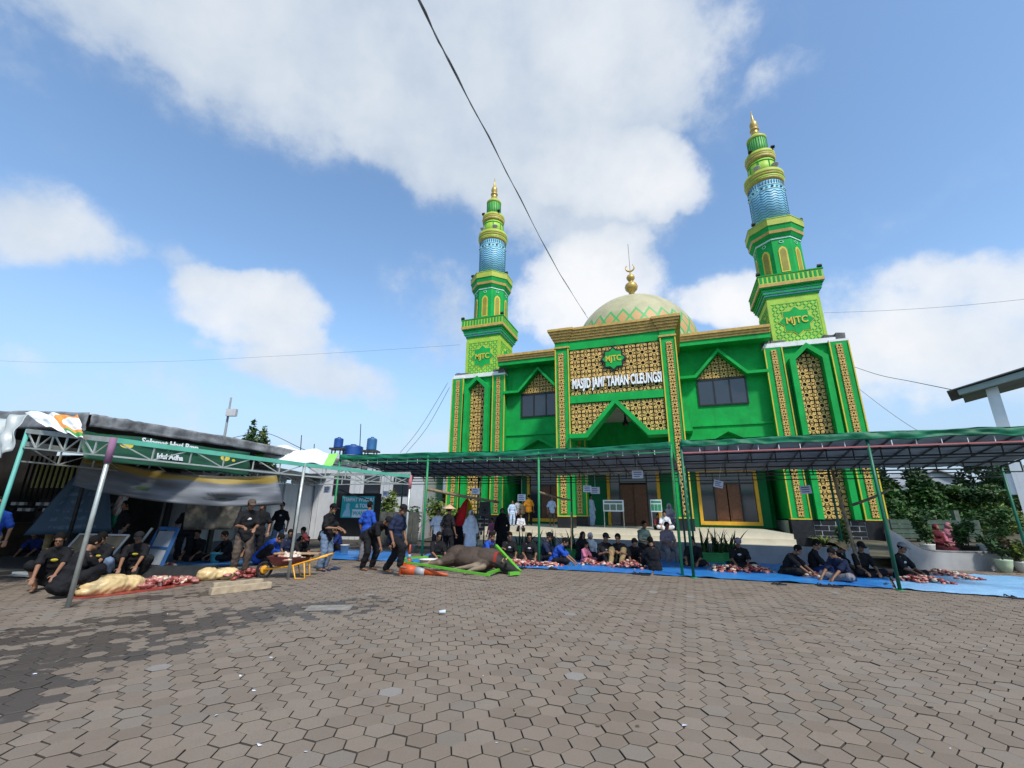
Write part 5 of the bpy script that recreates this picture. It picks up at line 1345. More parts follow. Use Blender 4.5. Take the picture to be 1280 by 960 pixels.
# middle
person('stand', G(455,702), 160*DEG, 'man in blue tee standing with his back to the camera before the washroom board', CBLUE, CGREY)
person('bend', G(463,713), 60*DEG, 'man in black with a green trouser stripe bending down over the paving', CBLK, CBLK, 'cap', CBLK)
person('walk', G(490,719), 65*DEG, 'man in black cap stepping forward beside the fallen traffic cone', CNAVY, CBLK, 'cap', CBLK)
person('stand', G(558,701), 150*DEG, 'man in black with a wide straw hat standing behind the cow', CBLK, CBLK, 'cone', CSTR, scale=.95)
person('stand', G(545,694), 10*DEG, 'person in white striped shirt half hidden left of the straw hat', CWHT, CBLK, skin=SKIN, scale=.95)
person('stand', G(587,694), 20*DEG, 'girl in a long white prayer robe in front of the left minaret plinth', CWHT, CWHT, 'hijab', CWHT, scale=.92, robe=True, long=True)
person('stand', G(572,690), 0, 'dark figure in black standing behind the girl in white', CBLK, CBLK, 'hijab', CBLK, robe=True, scale=.92)
person('cross', G(545,702), 30*DEG, 'seated man in black under the straw hat, tray of meat before him', CBLK, CBLK)
person('knees', G(611,702), 70*DEG, 'seated man in royal blue tee right of the cow', CBLUE, CBLK)
person('stand', G(627,690), 0, 'woman in black veil and white bag standing before the steps', CBLK, CBLK, 'hijab', CBLK, scale=.92, robe=True)
person('stand', G(614,688), -30*DEG, 'child in pink shirt standing in front of the left minaret plinth', CPNK, CPNK, scale=.72, long=True)
person('cross', G(636,701), 10*DEG, 'seated man in black at the left end of the long meat heap', CBLK, CBLK, print_=PW)
person('cross', G(661,702), 5*DEG, 'seated man in black just left of the middle green post', CBLK, CBLK, print_=PW)
person('cross', G(682,702), 60*DEG, 'seated man in dark cap beside the middle green post', CNAVY, CBLK, 'cap', CBLK)
person('cross_lean', G(693,706), 75*DEG, 'man in bright blue tee seated right of the middle green post', CBLUE, CBLK)
person('cross', G(727,700), 20*DEG, 'seated woman in black veil under the middle of the marquee', CBLK, CBLK, 'hijab', CBLK, robe=True)
person('cross', G(738,699), 0, 'seated woman in a white veil beside the one in black', CWHT, CWHT, 'hijab', CWHT, robe=True, skin=SKINL)
person('cross', G(731,704), 40*DEG, 'small child in pink sitting in front of the women', CPNK, CPNK, scale=.72)
person('knees', G(757,706), 20*DEG, 'seated man in black tee with one hand on the meat at mid marquee', CBLK, CBLK, 'cap', CBLK, print_=PW, skin=SKIN)
person('knees', G(775,707), -30*DEG, 'seated man in black leaning on his raised knee', CBLK, CKHA)
person('cross_lean', G(791,707), 0, 'seated man in black with bowed head, between two others', CBLK, CBLK)
person('bench', G(809,701)+Vector((0,.3,-.12)), 20*DEG, 'man in slate green shirt sitting on the low wall', CTEAL, CBLK)
person('knees', G(817,713), 190*DEG, 'man in black seated with his back squarely to the camera on the blue tarp', CBLK, CBLK)
person('bench', G(838,703)+Vector((0,.2,-.10)), 5*DEG, 'man in plum grey shirt and trousers sitting on the low wall with hands together', CPUR, CGREY)
person('cross', G(869,708), -30*DEG, 'seated man in black beside the dark green posts and the snake plants', CBLK, CBLK)
person('cross', G(926,711), -20*DEG, 'seated man in black tee and pale cap right of the snake plants', CBLK, CBLK, 'cap', CPUR, print_=PW)
person('cross_lean', G(985,719), 40*DEG, 'seated man in black bending to a red cutting board', CBLK, CBLK)
person('cross', G(1020,719), 60*DEG, 'man in black and blue seated behind the one in a tan hat', CBLK, CDBLUE)
person('cross_lean', G(1041,717), 30*DEG, 'seated man in a round tan hat among the meat cutters', CBLK, CBLK, 'hat', CTAN)
person('cross_lean', G(1058,727), -70*DEG, 'man in navy with his side to the camera leaning left by the bamboo prop', CNAVY, CGREY)
person('cross', G(1080,721), -10*DEG, 'seated man in black right behind the bamboo prop', CBLK, CBLK, 'cap', CBLK)
person('cross', G(1129,724), 20*DEG, 'seated man in grey cap and black tee right of the dark green post', CBLK, CBLK, 'cap', CGREY, print_=PW)
person('bench', AY(1174,690,17.2)-Vector((0,0,AY(1174,690,17.2).z+.12)), 0, 'woman in maroon sitting behind the curved wall', CMAR, CMAR, 'hijab', CMAR, robe=True)
person('bench', AY(1190,690,17.2)-Vector((0,0,AY(1190,690,17.2).z+.12)), 0, 'woman in a dusty pink veil sitting behind the curved wall', CROS, CBLK, 'hijab', CROS, long=True)
# on the mosque podium
PZ = 1.05*K-.6
def on_pod(s, d): a = MYAW; return Vector((MORG[0]+K*(s*math.cos(a)-d*math.sin(a)), MORG[1]+K*(s*math.sin(a)+d*math.cos(a)), PZ))
def podpt(u, v=655, d=-1.0):
    # where the sight line through a column meets the podium line at depth d
    r_ = ray(u, v); a = MYAW; nx, ny = -math.sin(a), math.cos(a)
    k = (nx*MORG[0]+ny*MORG[1]+K*d)/(nx*r_.x+ny*r_.y); return Vector((k*r_.x, k*r_.y, PZ))
KG = 'children on the mosque steps'
person('stand', podpt(640,655,-2.6), 20*DEG, 'small child in pale blue on the top step at the left end', CLBL, CLBL, scale=.66, long=True, group=KG)
person('stand', podpt(641,655,-1.2), 0, 'dark haired child in grey deeper in the left doorway', CGREY, CBLK, scale=.72, group=KG)
person('stand', podpt(647,655,-1.0), 30*DEG, 'child in white shirt and dark trousers in the left doorway', CWHT, CBLK, scale=.74, group=KG)
person('stand', podpt(654,655,-1.1), -20*DEG, 'child in tan shirt next to the orange shirted boy', CKHA, CBLK, scale=.74, group=KG)
person('stand', podpt(661,655,-1.6), 170*DEG, 'boy in orange shirt with his back to the yard on the steps', CORG, CBLK, scale=.88, group=KG)
person('bench', podpt(651,657,-3.3)+Vector((0,0,-.42)), 0, 'child in white shirt and black skirt seated on the step edge', CWHT, CBLK, scale=.72, group=KG, long=True)
person('stand', podpt(690,655,-1.5), 10*DEG, 'boy in pale blue shirt and shorts standing alone by the left door', CLBL, CBRN, scale=.82, short=True, group=KG)
person('stand', podpt(739.5,660,-.05), 30*DEG, 'person in white and pale blue partly behind the second porch pillar', CLBL, CWHT, scale=.9, robe=True, group=None)
person('cross', podpt(832,658,-2.9), -20*DEG, 'child in white shirt sitting at the right end of the top step', CWHT, CWHT, scale=.9, group=KG, skin=SKINL)
person('bench', podpt(839,658,-2.4)+Vector((0,0,-.30)), -30*DEG, 'woman in a lavender veil sitting against the right porch pillar', CLAV, CLAV, 'hijab', CLAV, robe=True)
person('cross', podpt(822,658,-2.5), 0, 'small dark clothed child sitting below the green notice stand', CMAR, CBLK, scale=.75, group=KG)

# ================================================================== ANIMAL AND MEAT
COW = bpy.data.materials.new('cow_hide'); COW.use_nodes = True; t = COW.node_tree; b = t.nodes['Principled BSDF']; tcn = t.nodes.new('ShaderNodeTexCoord')
sx = t.nodes.new('ShaderNodeSeparateXYZ'); t.links.new(tcn.outputs['Object'], sx.inputs[0]); X, Y, Z = [E(t, sx.outputs[i]) for i in range(3)]; nn_ = noise(t, tcn.outputs['Object'], 4, 5, .6)
c = mixc(t, nn_.sm(.3, .7), (.038, .023, .015), (.064, .041, .026))
c = mixc(t, (Y*-1.0 + (nn_-.5)*.25 - Z*.55).sm(.22, .36), c, (.20, .15, .10))
c = mixc(t, (X + (nn_-.5)*.3).sm(.72, .98), c, (.014, .012, .012))
t.links.new(c, b.inputs['Base Color']); b.inputs['Roughness'].default_value = .75
bn = t.nodes.new('ShaderNodeBump'); bn.inputs['Strength'].default_value = .3; t.links.new(noise(t, tcn.outputs['Object'], 70, 3).k, bn.inputs['Height']); t.links.new(bn.outputs[0], b.inputs['Normal'])
cb, ce = G(560,711), G(652,720); cow = thing('cow', G(588,714), 'brown cow lying on its side with bound legs on a lime green frame', 'cow', rz=math.atan2((ce-cb).y, (ce-cb).x)*.6)
cow.scale = (.92,.9,.84); m_ = MB()
for c_, r_ in (((0,.05,.40),(.62,.38,.33)), ((-.42,.10,.42),(.40,.36,.34)), ((.42,.05,.38),(.40,.36,.33)), ((.05,-.14,.33),(.50,.26,.24)), ((.62,.06,.48),(.26,.22,.22))): m_.ell(c_, r_, SKIN, 18, 12)
CP = lambda pts, rs: [cap(m_, pts[i], pts[i+1], rs[i], rs[i+1]) for i in range(len(pts)-1)]
CP([(.62,.0,.40), (.90,-.05,.30), (1.12,-.12,.20)], [.24, .19, .15]); CP([(1.10,-.12,.20), (1.30,-.22,.15), (1.52,-.34,.11)], [.15, .12, .075])
CP([(-.55,-.12,.36), (-.80,-.38,.26), (-1.10,-.42,.21), (-1.36,-.52,.16), (-1.47,-.56,.13)], [.21, .12, .065, .05, .055])
CP([(-.55,.05,.30), (-.74,-.22,.20), (-1.06,-.30,.17), (-1.30,-.36,.13), (-1.42,-.38,.11)], [.20, .12, .062, .05, .055])
CP([(.42,-.20,.30), (.32,-.48,.22), (.02,-.58,.17), (-.22,-.62,.12), (-.32,-.64,.09)], [.15, .09, .055, .045, .052])
CP([(.50,-.15,.28), (.56,-.46,.20), (.36,-.66,.15), (.22,-.74,.08), (.18,-.80,.05)], [.15, .09, .055, .045, .052])
CP([(1.12,.02,.26), (1.14,.20,.34)], [.05, .03]); CP([(1.16,-.26,.22), (1.20,-.36,.34)], [.05, .03]); CP([(-.80,.16,.40), (-1.0,.05,.22), (-1.10,-.05,.08)], [.05, .03, .04])
o = obj('body', remesh(m_, 'cow_body', .02, 3, .006), cow); o.data.materials.clear(); o.data.materials.append(COW)
for s in (1, -1):
    m_ = MB(); m_.tube([(1.08,-.10+s*.10,.30), (1.05,-.10+s*.17,.38), (1.10,-.10+s*.19,.46)], [.03,.022,.006], CTAN, 8); m_.build('horn', cow)
m_ = MB()
for k in range(3): m_.tube([(.78+.03*k+.012*math.cos(a)*0, .02+.25*math.cos(a), .36+.24*math.sin(a)) for a in [R(30*i) for i in range(13)]], .014, mat('red_rope', (.30,.03,.02), .8), 6)
m_.build('neck_rope', cow)
m_ = MB(); m_.tube([(-1.12+.0*a, -.36+.12*math.cos(a), .19+.10*math.sin(a)) for a in [R(30*i) for i in range(13)]], .014, CTAN, 6); m_.build('leg_rope', cow)
LIMEM = mat('lime_powder_steel', (.11, .40, .035), .45, .12, 4, dirt=.2)
fr = thing('cattle_frame', G(575,716), 'lime green steel frame lying under the cow', 'frame', rz=R(-16)); m_ = MB()
f0 = Vector(fr.location); inv = Matrix.Rotation(R(16), 3, 'Z')
def fp_(u, v, z): return inv @ (G(u, v) - f0) + Vector((0,0,z))
for nm, a, b_, w in (('side_rail', fp_(500,716,.27), fp_(612,727,.13), .06), ('side_rail', fp_(500,706,.17), fp_(548,703,.17), .07), ('side_rail', fp_(548,703,.16), fp_(646,716,.10), .08), ('cross_bar', fp_(610,722,.095), fp_(636,713,.095), .07), ('cross_bar', fp_(501,709,.05), fp_(500,704,.05), .07),
                     ('upright_bar', fp_(650,719,.08), inv @ (AY(620,682,12.6)-f0), .075), ('foot_bar', fp_(649,720,.07), fp_(636,721,.07), .09)):
    m_ = MB(); m_.bar(a, b_, w, w*.8, LIMEM); m_.build(nm, fr)
CONEO = mat('orange_cone_plastic', (.55, .085, .02), .5, .15, 3, dirt=.35); CONEG = mat('cone_grey_band', (.35,.36,.38), .4)
def cone(loc, h, label, rot=None):
    c_ = thing('traffic_cone', loc, label, 'traffic cone', 'orange traffic cones'); 
    m_ = MB(); m_.box((-.11*h/.9, -.11*h/.9, 0), (.11*h/.9, .11*h/.9, .04), CONEO); m_.build('base', c_)
    m_ = MB(); m_.lathe([(.10*h/.9, .03), (.078*h/.9, h*.32)], (0,0,0), CONEO, 20); m_.lathe([(.062*h/.9, h*.52), (.022, h), (.01, h*1.01)], (0,0,0), CONEO, 20); m_.build('shell', c_)
    m_ = MB(); m_.lathe([(.079*h/.9, h*.32), (.063*h/.9, h*.52)], (0,0,0), CONEG, 20); m_.build('reflective_band', c_)
    if rot: c_.rotation_euler = rot
    return c_
q = G(499,719); cone((q.x, q.y+.22, .11), 1.2, 'big orange traffic cone lying on its side with a grey band', (0, R(94), R(-12)))
cone(G(511,706), .55, 'orange traffic cone standing upright behind the stepping man')
MEATR = mat('red_meat', (.22, .035, .028), .4, .35, 9, spec=.6); MEATP = mat('pink_meat', (.42, .17, .14), .4, .3, 9, spec=.6); FAT = mat('pale_fat', (.62, .50, .38), .45, .15, 7, spec=.6); FATY = mat('yellow_hide', (.58, .42, .20), .4, .22, 3, .15, 25, spec=.5); BONE = mat('white_bone', (.6, .55, .47), .5)
def chunk(m_, c, r, M, rr):
    rot = Matrix.Rotation(rr.uniform(0, 6.3), 3, 'Z') @ Matrix.Rotation(rr.uniform(-.5, .5), 3, 'X'); k0 = len(m_.v)
    m_.ell(c, r, M, 9, 6, rot)
    for i in range(k0, len(m_.v)):
        v = Vector(m_.v[i]); w = mnoise.noise(v*17+Vector((k0, 0, 0)))*.9; d = v-Vector(c); m_.v[i] = tuple(Vector(c)+d*(1+w))
def heap(loc, w, d, h, n, label, seed, mats=(MEATR, MEATP, MEATR, FAT), rz=0., sz=.07, group='meat heaps on the tarps'):
    rr = random.Random(seed); m_ = MB()
    for i in range(n):
        x, y = max(-1.1, min(1.1, rr.gauss(0, .45))), max(-1.1, min(1.1, rr.gauss(0, .45))); q = max(0, 1-(x*x+y*y)*.8)
        s_ = sz*rr.uniform(.6, 1.3); chunk(m_, (x*w/2, y*d/2, .02+h*q*rr.uniform(.2, 1)), (s_*1.3, s_, s_*.6), rr.choice(mats), rr)
    o = m_.build('meat_heap', None, loc, rz, fix=False); return tag(o, label, 'meat', group, 'stuff')
# pale hides with flesh
def hide(loc, lumps, label, rz, seed):
    r_ = thing('carcass', loc, label, 'carcass', 'carcasses on the paving', rz); m_ = MB()
    for c_, q in lumps: m_.ell(c_, q, SKIN, 16, 10)
    o = obj('pale_hide', remesh(m_, 'hide', .022, 4, .02), r_); o.data.materials.clear(); o.data.materials.append(FATY); return r_
p0, p1 = G(98,748), G(245,728); an_ = math.atan2((p1-p0).y, (p1-p0).x); L0 = (p1-p0).length
hd = hide(p0, [((.42,.12,.14),(.40,.26,.19)), ((.80,.10,.12),(.22,.20,.16)), ((.18,.10,.08),(.2,.16,.1))], 'large pale yellow hide with red meat spread beside it at the left front', an_, 3)
rr = random.Random(8); m_ = MB()
for i in range(130):
    x = rr.uniform(.75, L0-.1); chunk(m_, (x, rr.gauss(.10,.13), .04+.14*rr.random()*max(.25, 1-abs(x-1.3))), (rr.uniform(.03,.11), rr.uniform(.025,.07), .035), rr.choice((MEATR, MEATP, MEATP, FAT)), rr)
tag(m_.build('flesh', hd, fix=False), kind='stuff')
m_ = MB(); rr2 = random.Random(4); m_.prism([(L0*.5+math.cos(a)*(L0*.54)*(1+.12*mnoise.noise(Vector((a*2,0,0)))), .04+math.sin(a)*.34*(1+.2*mnoise.noise(Vector((a*2,3,0))))) for a in [R(12*i) for i in range(30)]], .004, .018, mat('bloody_skin', (.30,.05,.035), .3, .3, 5, spec=.6), axis='z'); m_.build('skin_sheet', hd)
p0, p1 = G(246,728), G(334,720); an_ = math.atan2((p1-p0).y, (p1-p0).x); L0 = (p1-p0).length
hd = hide(p0, [((.22,.14,.12),(.22,.18,.15)), ((.58,.12,.11),(.26,.18,.13))], 'smaller pale carcass with bright red meat nearer the wheelbarrow', an_, 5); m_ = MB()
for i in range(70): chunk(m_, (rr.uniform(.45, L0), rr.gauss(.08,.12), .03+.12*rr.random()), (rr.uniform(.03,.10), rr.uniform(.025,.07), .035), rr.choice((MEATR, MEATR, MEATP)), rr)
tag(m_.build('flesh', hd, fix=False), kind='stuff')
HP = [(205,711,.9,.5,.12,26,'small red meat heap behind the squatting men'), (600,705,1.0,.5,.10,30,'meat scraps laid out behind the cow'), (645,707,1.9,.45,.14,90,'long low meat heap before the seated men in black'), (686,708,.7,.3,.10,24,'orange red meat heap beside the man in bright blue'), (737,707,.6,.4,.14,26,'meat heap in front of the pink child'),
      (757,708,.6,.35,.10,20,'small meat heap by the man with one hand on it'), (789,711,.9,.5,.20,60,'pale pink meat mound at the middle of the tarp'), (883,708,.5,.3,.08,16,'thin meat pile beside the dark green posts'), (910,715,.9,.5,.16,44,'round meat mound left of the second mound'), (945,716,.8,.45,.16,40,'white flecked meat mound left of the cutting board'),
      (1000,720,.7,.4,.09,26,'meat strips beside the red cutting board'), (1025,720,.8,.35,.08,26,'flat meat strips in front of the tan hat'), (1102,720,.9,.4,.12,34,'meat heap left of the man in grey cap'), (1153,729,1.0,.45,.15,44,'meat mound on the pale sheet right of the dark post'), (1185,721,.9,.3,.10,24,'red meat pieces near the right end of the tarp'), (1172,716,.5,.25,.07,10,'meat pieces at the back edge of the tarp'), (1215,726,.6,.25,.05,10,'flat brown scraps on the right end of the tarp')]
for i, (u, v, w, d, h, n, lab) in enumerate(HP): heap(G(u, v)+Vector((0,0,.012)), w, d, h, int(n*2.4), lab, 100+i, (MEATR, MEATP, MEATP, FAT, MEATR), R(-20), .042)

# ================================================================== TARPS, TOOLS AND SMALL THINGS
def tarp_mat(name, c0, c1):
    M = bpy.data.materials.new(name); M.use_nodes = True; t = M.node_tree; b = t.nodes['Principled BSDF']; tcn = t.nodes.new('ShaderNodeTexCoord'); ob = tcn.outputs['Object']
    c = mixc(t, noise(t, ob, .8, 5, .6).sm(.35, .7), c0, c1); c = mixc(t, noise(t, ob, 5, 6, .65).sm(.58, .75)*.35, c, [x*.5+.03 for x in c0]); t.links.new(c, b.inputs['Base Color'])
    b.inputs['Roughness'].default_value = .38; bn = t.nodes.new('ShaderNodeBump'); bn.inputs['Strength'].default_value = .7; bn.inputs['Distance'].default_value = .04
    t.links.new(noise(t, ob, 2.2, 5, .6, 1.2).k, bn.inputs['Height']); t.links.new(bn.outputs[0], b.inputs['Normal']); return M
TARPB = tarp_mat('blue_tarpaulin', (.018, .16, .50), (.03, .22, .60)); TARPP = tarp_mat('pale_blue_tarpaulin', (.16, .38, .66), (.24, .48, .74)); TARPD = tarp_mat('worn_blue_tarpaulin', (.03, .12, .28), (.05, .17, .34))
def tarp(c4, M, label, z=.010, nu=110, nv=26, seed=0):
    A, B, C_, D = [Vector(p) for p in c4]; base = A.copy()
    def f(u, v):
        p = lerp(lerp(A, B, u), lerp(D, C_, u), v); e = min(v, 1-v, u, 1-u)
        edge = mnoise.noise(Vector((u*9+seed, v*3, 0)))*.07
        p = p + Vector((edge*.3, edge if v < .5 else -edge, 0)); p.z = z + max(0, .012*(1+mnoise.noise(Vector((p.x*3, p.y*3, seed))))) + (.05*max(0, mnoise.noise(Vector((p.x*1.2, p.y*5, seed+4)))-.12)) + (.045*max(0, .10-abs(mnoise.noise(Vector((p.x*.9+p.y*.5, p.y*1.6-p.x*.3, seed+8)))))*4*.2)
        return p-base
    o = grid(f, nu, nv, M, 'tarpaulin'); o.location = base; return tag(o, label, 'tarpaulin', 'blue tarpaulins on the paving')
tarp([G(515,704), G(815,718.5), G(820,699), G(540,690)], TARPB, 'long blue tarpaulin behind the cow and under the middle cutters', seed=1)
tarp([G(817,719), G(1118,737), G(1105,712), G(822,699.5)], TARPB, 'blue tarpaulin under the right hand cutters', .010, seed=2)
tarp([G(1121,737), G(1330,753), G(1330,724), G(1110,715)], TARPP, 'paler blue tarpaulin at the far right', .012, seed=3)
tarp([G(415,700), G(520,702.5), G(512,690), G(420,687)], TARPB, 'blue tarpaulin behind the bending man', .010, 60, 20, seed=4)
tarp([G(150,713), G(345,706), G(390,690), G(200,694)], TARPD, 'worn dull blue tarpaulin under the left tent', .010, 60, 20, seed=5)
tarp([G(0,716), G(88,713), G(92,700), G(0,700)], TARPD, 'dull blue tarpaulin in the shade at the far left', .010, 16, 6, seed=6)
tarp([G(8,722), G(80,726), G(95,711), G(25,710)], mat('white_plastic_sheet', (.55,.60,.60), .4, .15, 2), 'crumpled white plastic sheet behind the squatting man', .02, 16, 6, seed=7)
# timber offcuts
for (a, b_, lab) in ((G(262,744), G(337,735), 'pale timber beam lying in front on the wet paving'), (G(265,737), G(327,731), 'second timber beam lying just behind the front one')):
    m_ = MB(); d = b_-a; m_.bar((0,0,.06), (d.x, d.y, .06), .13, .11, mat('sawn_timber', (.42,.33,.22), .8, .25, 6, .3, 30)); tag(m_.build('timber_beam', None, a), lab, 'timber', 'timber beams')
# wheelbarrow
wbr = thing('wheelbarrow', G(366,722), 'wheelbarrow with orange handles and a red tray carrying pale meat', 'wheelbarrow', rz=R(10)); wbr.scale = (.88,)*3; OR = mat('orange_yellow_steel', (.72,.34,.02), .45, .1, 4, dirt=.2)
m_ = MB(); tv = [(-.42,-.20,.30),(.20,-.20,.34),(.20,.20,.34),(-.42,.20,.30),(-.62,-.32,.54),(.36,-.32,.52),(.36,.32,.52),(-.62,.32,.54)]
m_.add(tv, [(0,3,2,1),(0,1,5,4),(1,2,6,5),(2,3,7,6),(3,0,4,7)], mat('dark_red_tray', (.12,.03,.025), .6, .3, 4, dirt=.4)); m_.build('tray', wbr)
for s in (-1, 1):
    m_ = MB(); m_.tube([(-.72, s*.06, .20), (.0, s*.22, .31), (.5, s*.27, .46), (.86, s*.30, .56)], .022, OR, 8); m_.build('handle', wbr)
    m_ = MB(); m_.tube([(.28, s*.25, .42), (.36, s*.26, .01), (.12, s*.25, .01), (.02, s*.23, .32)], .018, OR, 8); m_.build('leg', wbr)
m_ = MB(); m_.tube([(-.72+.17*math.cos(a), 0, .20+.17*math.sin(a)) for a in [R(20*i) for i in range(19)]], .035, BLACK, 8); w_ = m_.build('wheel', wbr); m_ = MB(); m_.ell((-.72,0,.20), (.10,.02,.10), OR, 12, 8); m_.build('hub', w_)
heap(G(366,722)+Vector((-.1,0,.37)), .6, .4, .14, 26, 'pale meat piled in the wheelbarrow tray', 77, (FAT, FAT, BONE, MEATP), 0, .07)
m_ = MB(); m_.box((-.5,-.14,0), (.5,.14,.025), mat('plank_board', (.35,.24,.13), .8, .2, 5)); tag(m_.build('wooden_board', None, G(366,722)+Vector((-.05,.22,.49)), R(5)), 'pale wooden board laid across the back of the wheelbarrow', 'board')
# trestle, leaning panels, bucket
BLUEP = mat('blue_painted_steel', (.03,.10,.26), .5, .15, 4); PANG = mat('grey_panel', (.26,.29,.32), .6, .12, 2)
tr = thing('blue_trestle', G(183,716), 'blue framed board stand leaning beside the capped squatting man', 'stand', rz=R(-20))
for x in (-.36, .40):
    m_ = MB(); m_.bar((x,0,0), (x*.9,.28,1.02), .06, .06, BLUEP); m_.build('leg', tr)
m_ = MB(); m_.bar((-.33,.27,1.0), (.36,.27,1.0), .08, .08, BLUEP); m_.build('top_bar', tr)
m_ = MB(); m_.add([(-.30,.06,.18),(.34,.06,.18),(.30,.25,.94),(-.27,.25,.94),(-.30,.085,.18),(.34,.085,.18),(.30,.275,.94),(-.27,.275,.94)], [(0,1,2,3),(7,6,5,4),(0,4,5,1),(1,5,6,2),(2,6,7,3),(3,7,4,0)], PANG); m_.build('panel', tr)
m_ = MB(); m_.bar((-.33,.15,.56), (.36,.15,.56), .05, .05, BLUEP); m_.build('cross_bar', tr)
m_ = MB(); m_.bar((-.9,-.05,.02), (-.48,.2,1.0), .035, .05, GALV); m_.build('prop', tr)
lp2 = thing('leaning_panel', G(92,720), 'tan framed panel leaning behind the squatting men', 'panel', rz=R(-8)); TANP = mat('tan_board', (.20,.16,.10), .8, .2, 3)
m_ = MB(); m_.add([(-.72,0,.10),(.62,0,.10),(.80,.35,.86),(-.55,.35,.86),(-.72,.03,.10),(.62,.03,.10),(.80,.38,.86),(-.55,.38,.86)], [(0,1,2,3),(7,6,5,4),(0,4,5,1),(1,5,6,2),(2,6,7,3),(3,7,4,0)], TANP); m_.build('board', lp2)
for a, b_ in (((-.72,-.02,.1),(-.55,.33,.87)), ((.62,-.02,.1),(.80,.33,.87)), ((-.55,.33,.87),(.80,.33,.87)), ((-.66,.14,.48),(.72,.14,.48)), ((-.05,-.02,.1),(.1,.33,.87))):
    m_ = MB(); m_.bar(a, b_, .035, .035, WHITEG if a[2] > .5 or b_[2] > .5 else TANP); m_.build('frame_bar', lp2)
def bucket(loc, r, h, M, label, name='bucket', cat='bucket', grp=None):
    o = thing(name, loc, label, cat, grp); m_ = MB(); m_.lathe([(r*.78,0),(r,h),(r*1.06,h),(r*1.06,h-.02),(r*.92,h-.015),(r*.74,.03)], (0,0,0), M, 20); m_.build('shell', o)
    m_ = MB(); m_.tube([(math.cos(a)*r*1.02, 0, h-.01-math.sin(a)*r*.55) for a in [R(12*i) for i in range(16)]], .006, GALV, 5); m_.build('handle', o); return o
bucket(G(268,704), .15, .28, mat('turquoise_plastic', (.12,.50,.55), .4), 'turquoise bucket on the worn blue tarpaulin'); bucket(G(430,692), .15, .30, TERRA, 'white bucket below the washroom board'); bucket(G(229,690), .22, .42, mat('dark_bin_plastic', (.05,.055,.06), .5), 'dark bin against the annex wall', 'bin', 'bin')
bucket(G(516,690), .13, .26, TERRA, 'white bucket behind the fallen cone')
m_ = MB(); m_.box((-.8,-.02,0), (.8,.3,.22), STEELD); tag(m_.build('stone_kerb_block', None, G(214,722), R(10)), 'dark flat block beside the blue framed stand', 'block')
# drain patch, cup, sandals, plates
m_ = MB(); m_.box((-.34,-.2,0), (.34,.2,.006), mat('cement_patch', (.21,.19,.165), .9, .25, 6)); tag(m_.build('drain_cover', None, G(412,760)+Vector((0,0,.002)), R(9)), kind='structure', label='pale cement drain cover in the wet patch')
cup = thing('plastic_cup', G(552,768), 'crushed clear plastic cup lying on the open paving', 'cup', rz=.4); m_ = MB(); m_.lathe([(.026,0),(.036,.09),(.039,.092)], (0,0,0), mat('clear_cup', (.6,.65,.7), .15), 12); m_.v = [(p[2]-.04, p[0], p[1]*.8+.035) for p in m_.v]; m_.build('cup', cup); m_ = MB(); m_.tube([(.04,.0,.04), (.16,.03,.02)], .004, GREEND, 5); m_.build('straw', cup)
def sandal_pair(u, v, deg, M, label):
    r_ = thing('sandal_pair', G(u, v)+Vector((0,0,.012 if v < 716 else .0)), label, 'sandals', 'sandals left around the tarps', R(deg))
    for s in (-1, 1):
        m_ = MB(); y0 = .04*(s > 0)
        pts = [(.045*math.cos(a)*(1.0+.12*math.sin(a)) + s*.065, .125*math.sin(a)+y0) for a in [R(24*i) for i in range(15)]]
        m_.prism(pts, .002, .026, M, axis='z'); so_ = m_.build('sandal', r_)
        m_ = MB(); m_.tube([(s*.065-.045, y0+.0, .022), (s*.065-.015, y0+.06, .062), (s*.065+.005, y0+.075, .03), (s*.065+.02, y0+.06, .062), (s*.065+.045, y0, .022)], .007, M, 5); m_.build('strap', so_)
SN = mat('sandal_navy', (.02,.04,.10), .6)
for i, (u, v, d, M, lab) in enumerate(((408,714,30,SN,'navy sandals by the man at the wheelbarrow'), (420,712,70,SN,'second navy pair right of the wheelbarrow man'), (654,711,40,SAND,'black sandals at the tarp edge beside the cow head'), (692,712,60,SAND,'black sandals in front of the man in bright blue'), (712,703,20,SAND,'dark sandals on the tarp right of the bright blue man'), (797,718,70,SAND,'black sandals at the tarp edge before the pink mound'), (806,719,100,SAND,'second black pair right beside those at the tarp edge'), (1030,733,60,SAND,'dark sandals on the tarp edge left of the pair near the prop'), (1045,734,80,SAND,'dark sandals just left of the bamboo prop'), (975,731,100,SAND,'greenish dark sandals at the tarp edge right of the mounds'), (1112,733,20,SAND,'black sandals beside the dark green post'), (1268,748,70,SAND,'dark sandals on the pale tarp at the right edge'))):
    sandal_pair(u, v, d, M, lab)
m_ = MB(); m_.box((-.26,-.18,0), (.26,.18,.03), mat('red_board', (.55,.05,.04), .5)); tag(m_.build('cutting_board', None, G(1003,716)+Vector((0,0,.02)), R(-15)), 'red cutting board in front of the bending man on the right', 'cutting board')
def basin(u, v, r, M, label): 
    m_ = MB(); m_.lathe([(r*.7,0),(r,.14),(r*1.05,.145),(r*.95,.135),(r*.66,.02)], (0,0,0), M, 20); tag(m_.build('basin', None, G(u,v)+Vector((0,0,.012))), label, 'basin', 'basins')
basin(536,706,.30,TERRA,'white basin of meat beside the post left of the cow'); basin(607,700,.22,mat('cyan_basin',(.05,.42,.55),.4),'cyan basin behind the cow'); basin(577,700,.20,mat('cyan_basin',(.05,.42,.55),.4),'second cyan basin nearer the straw hat man')
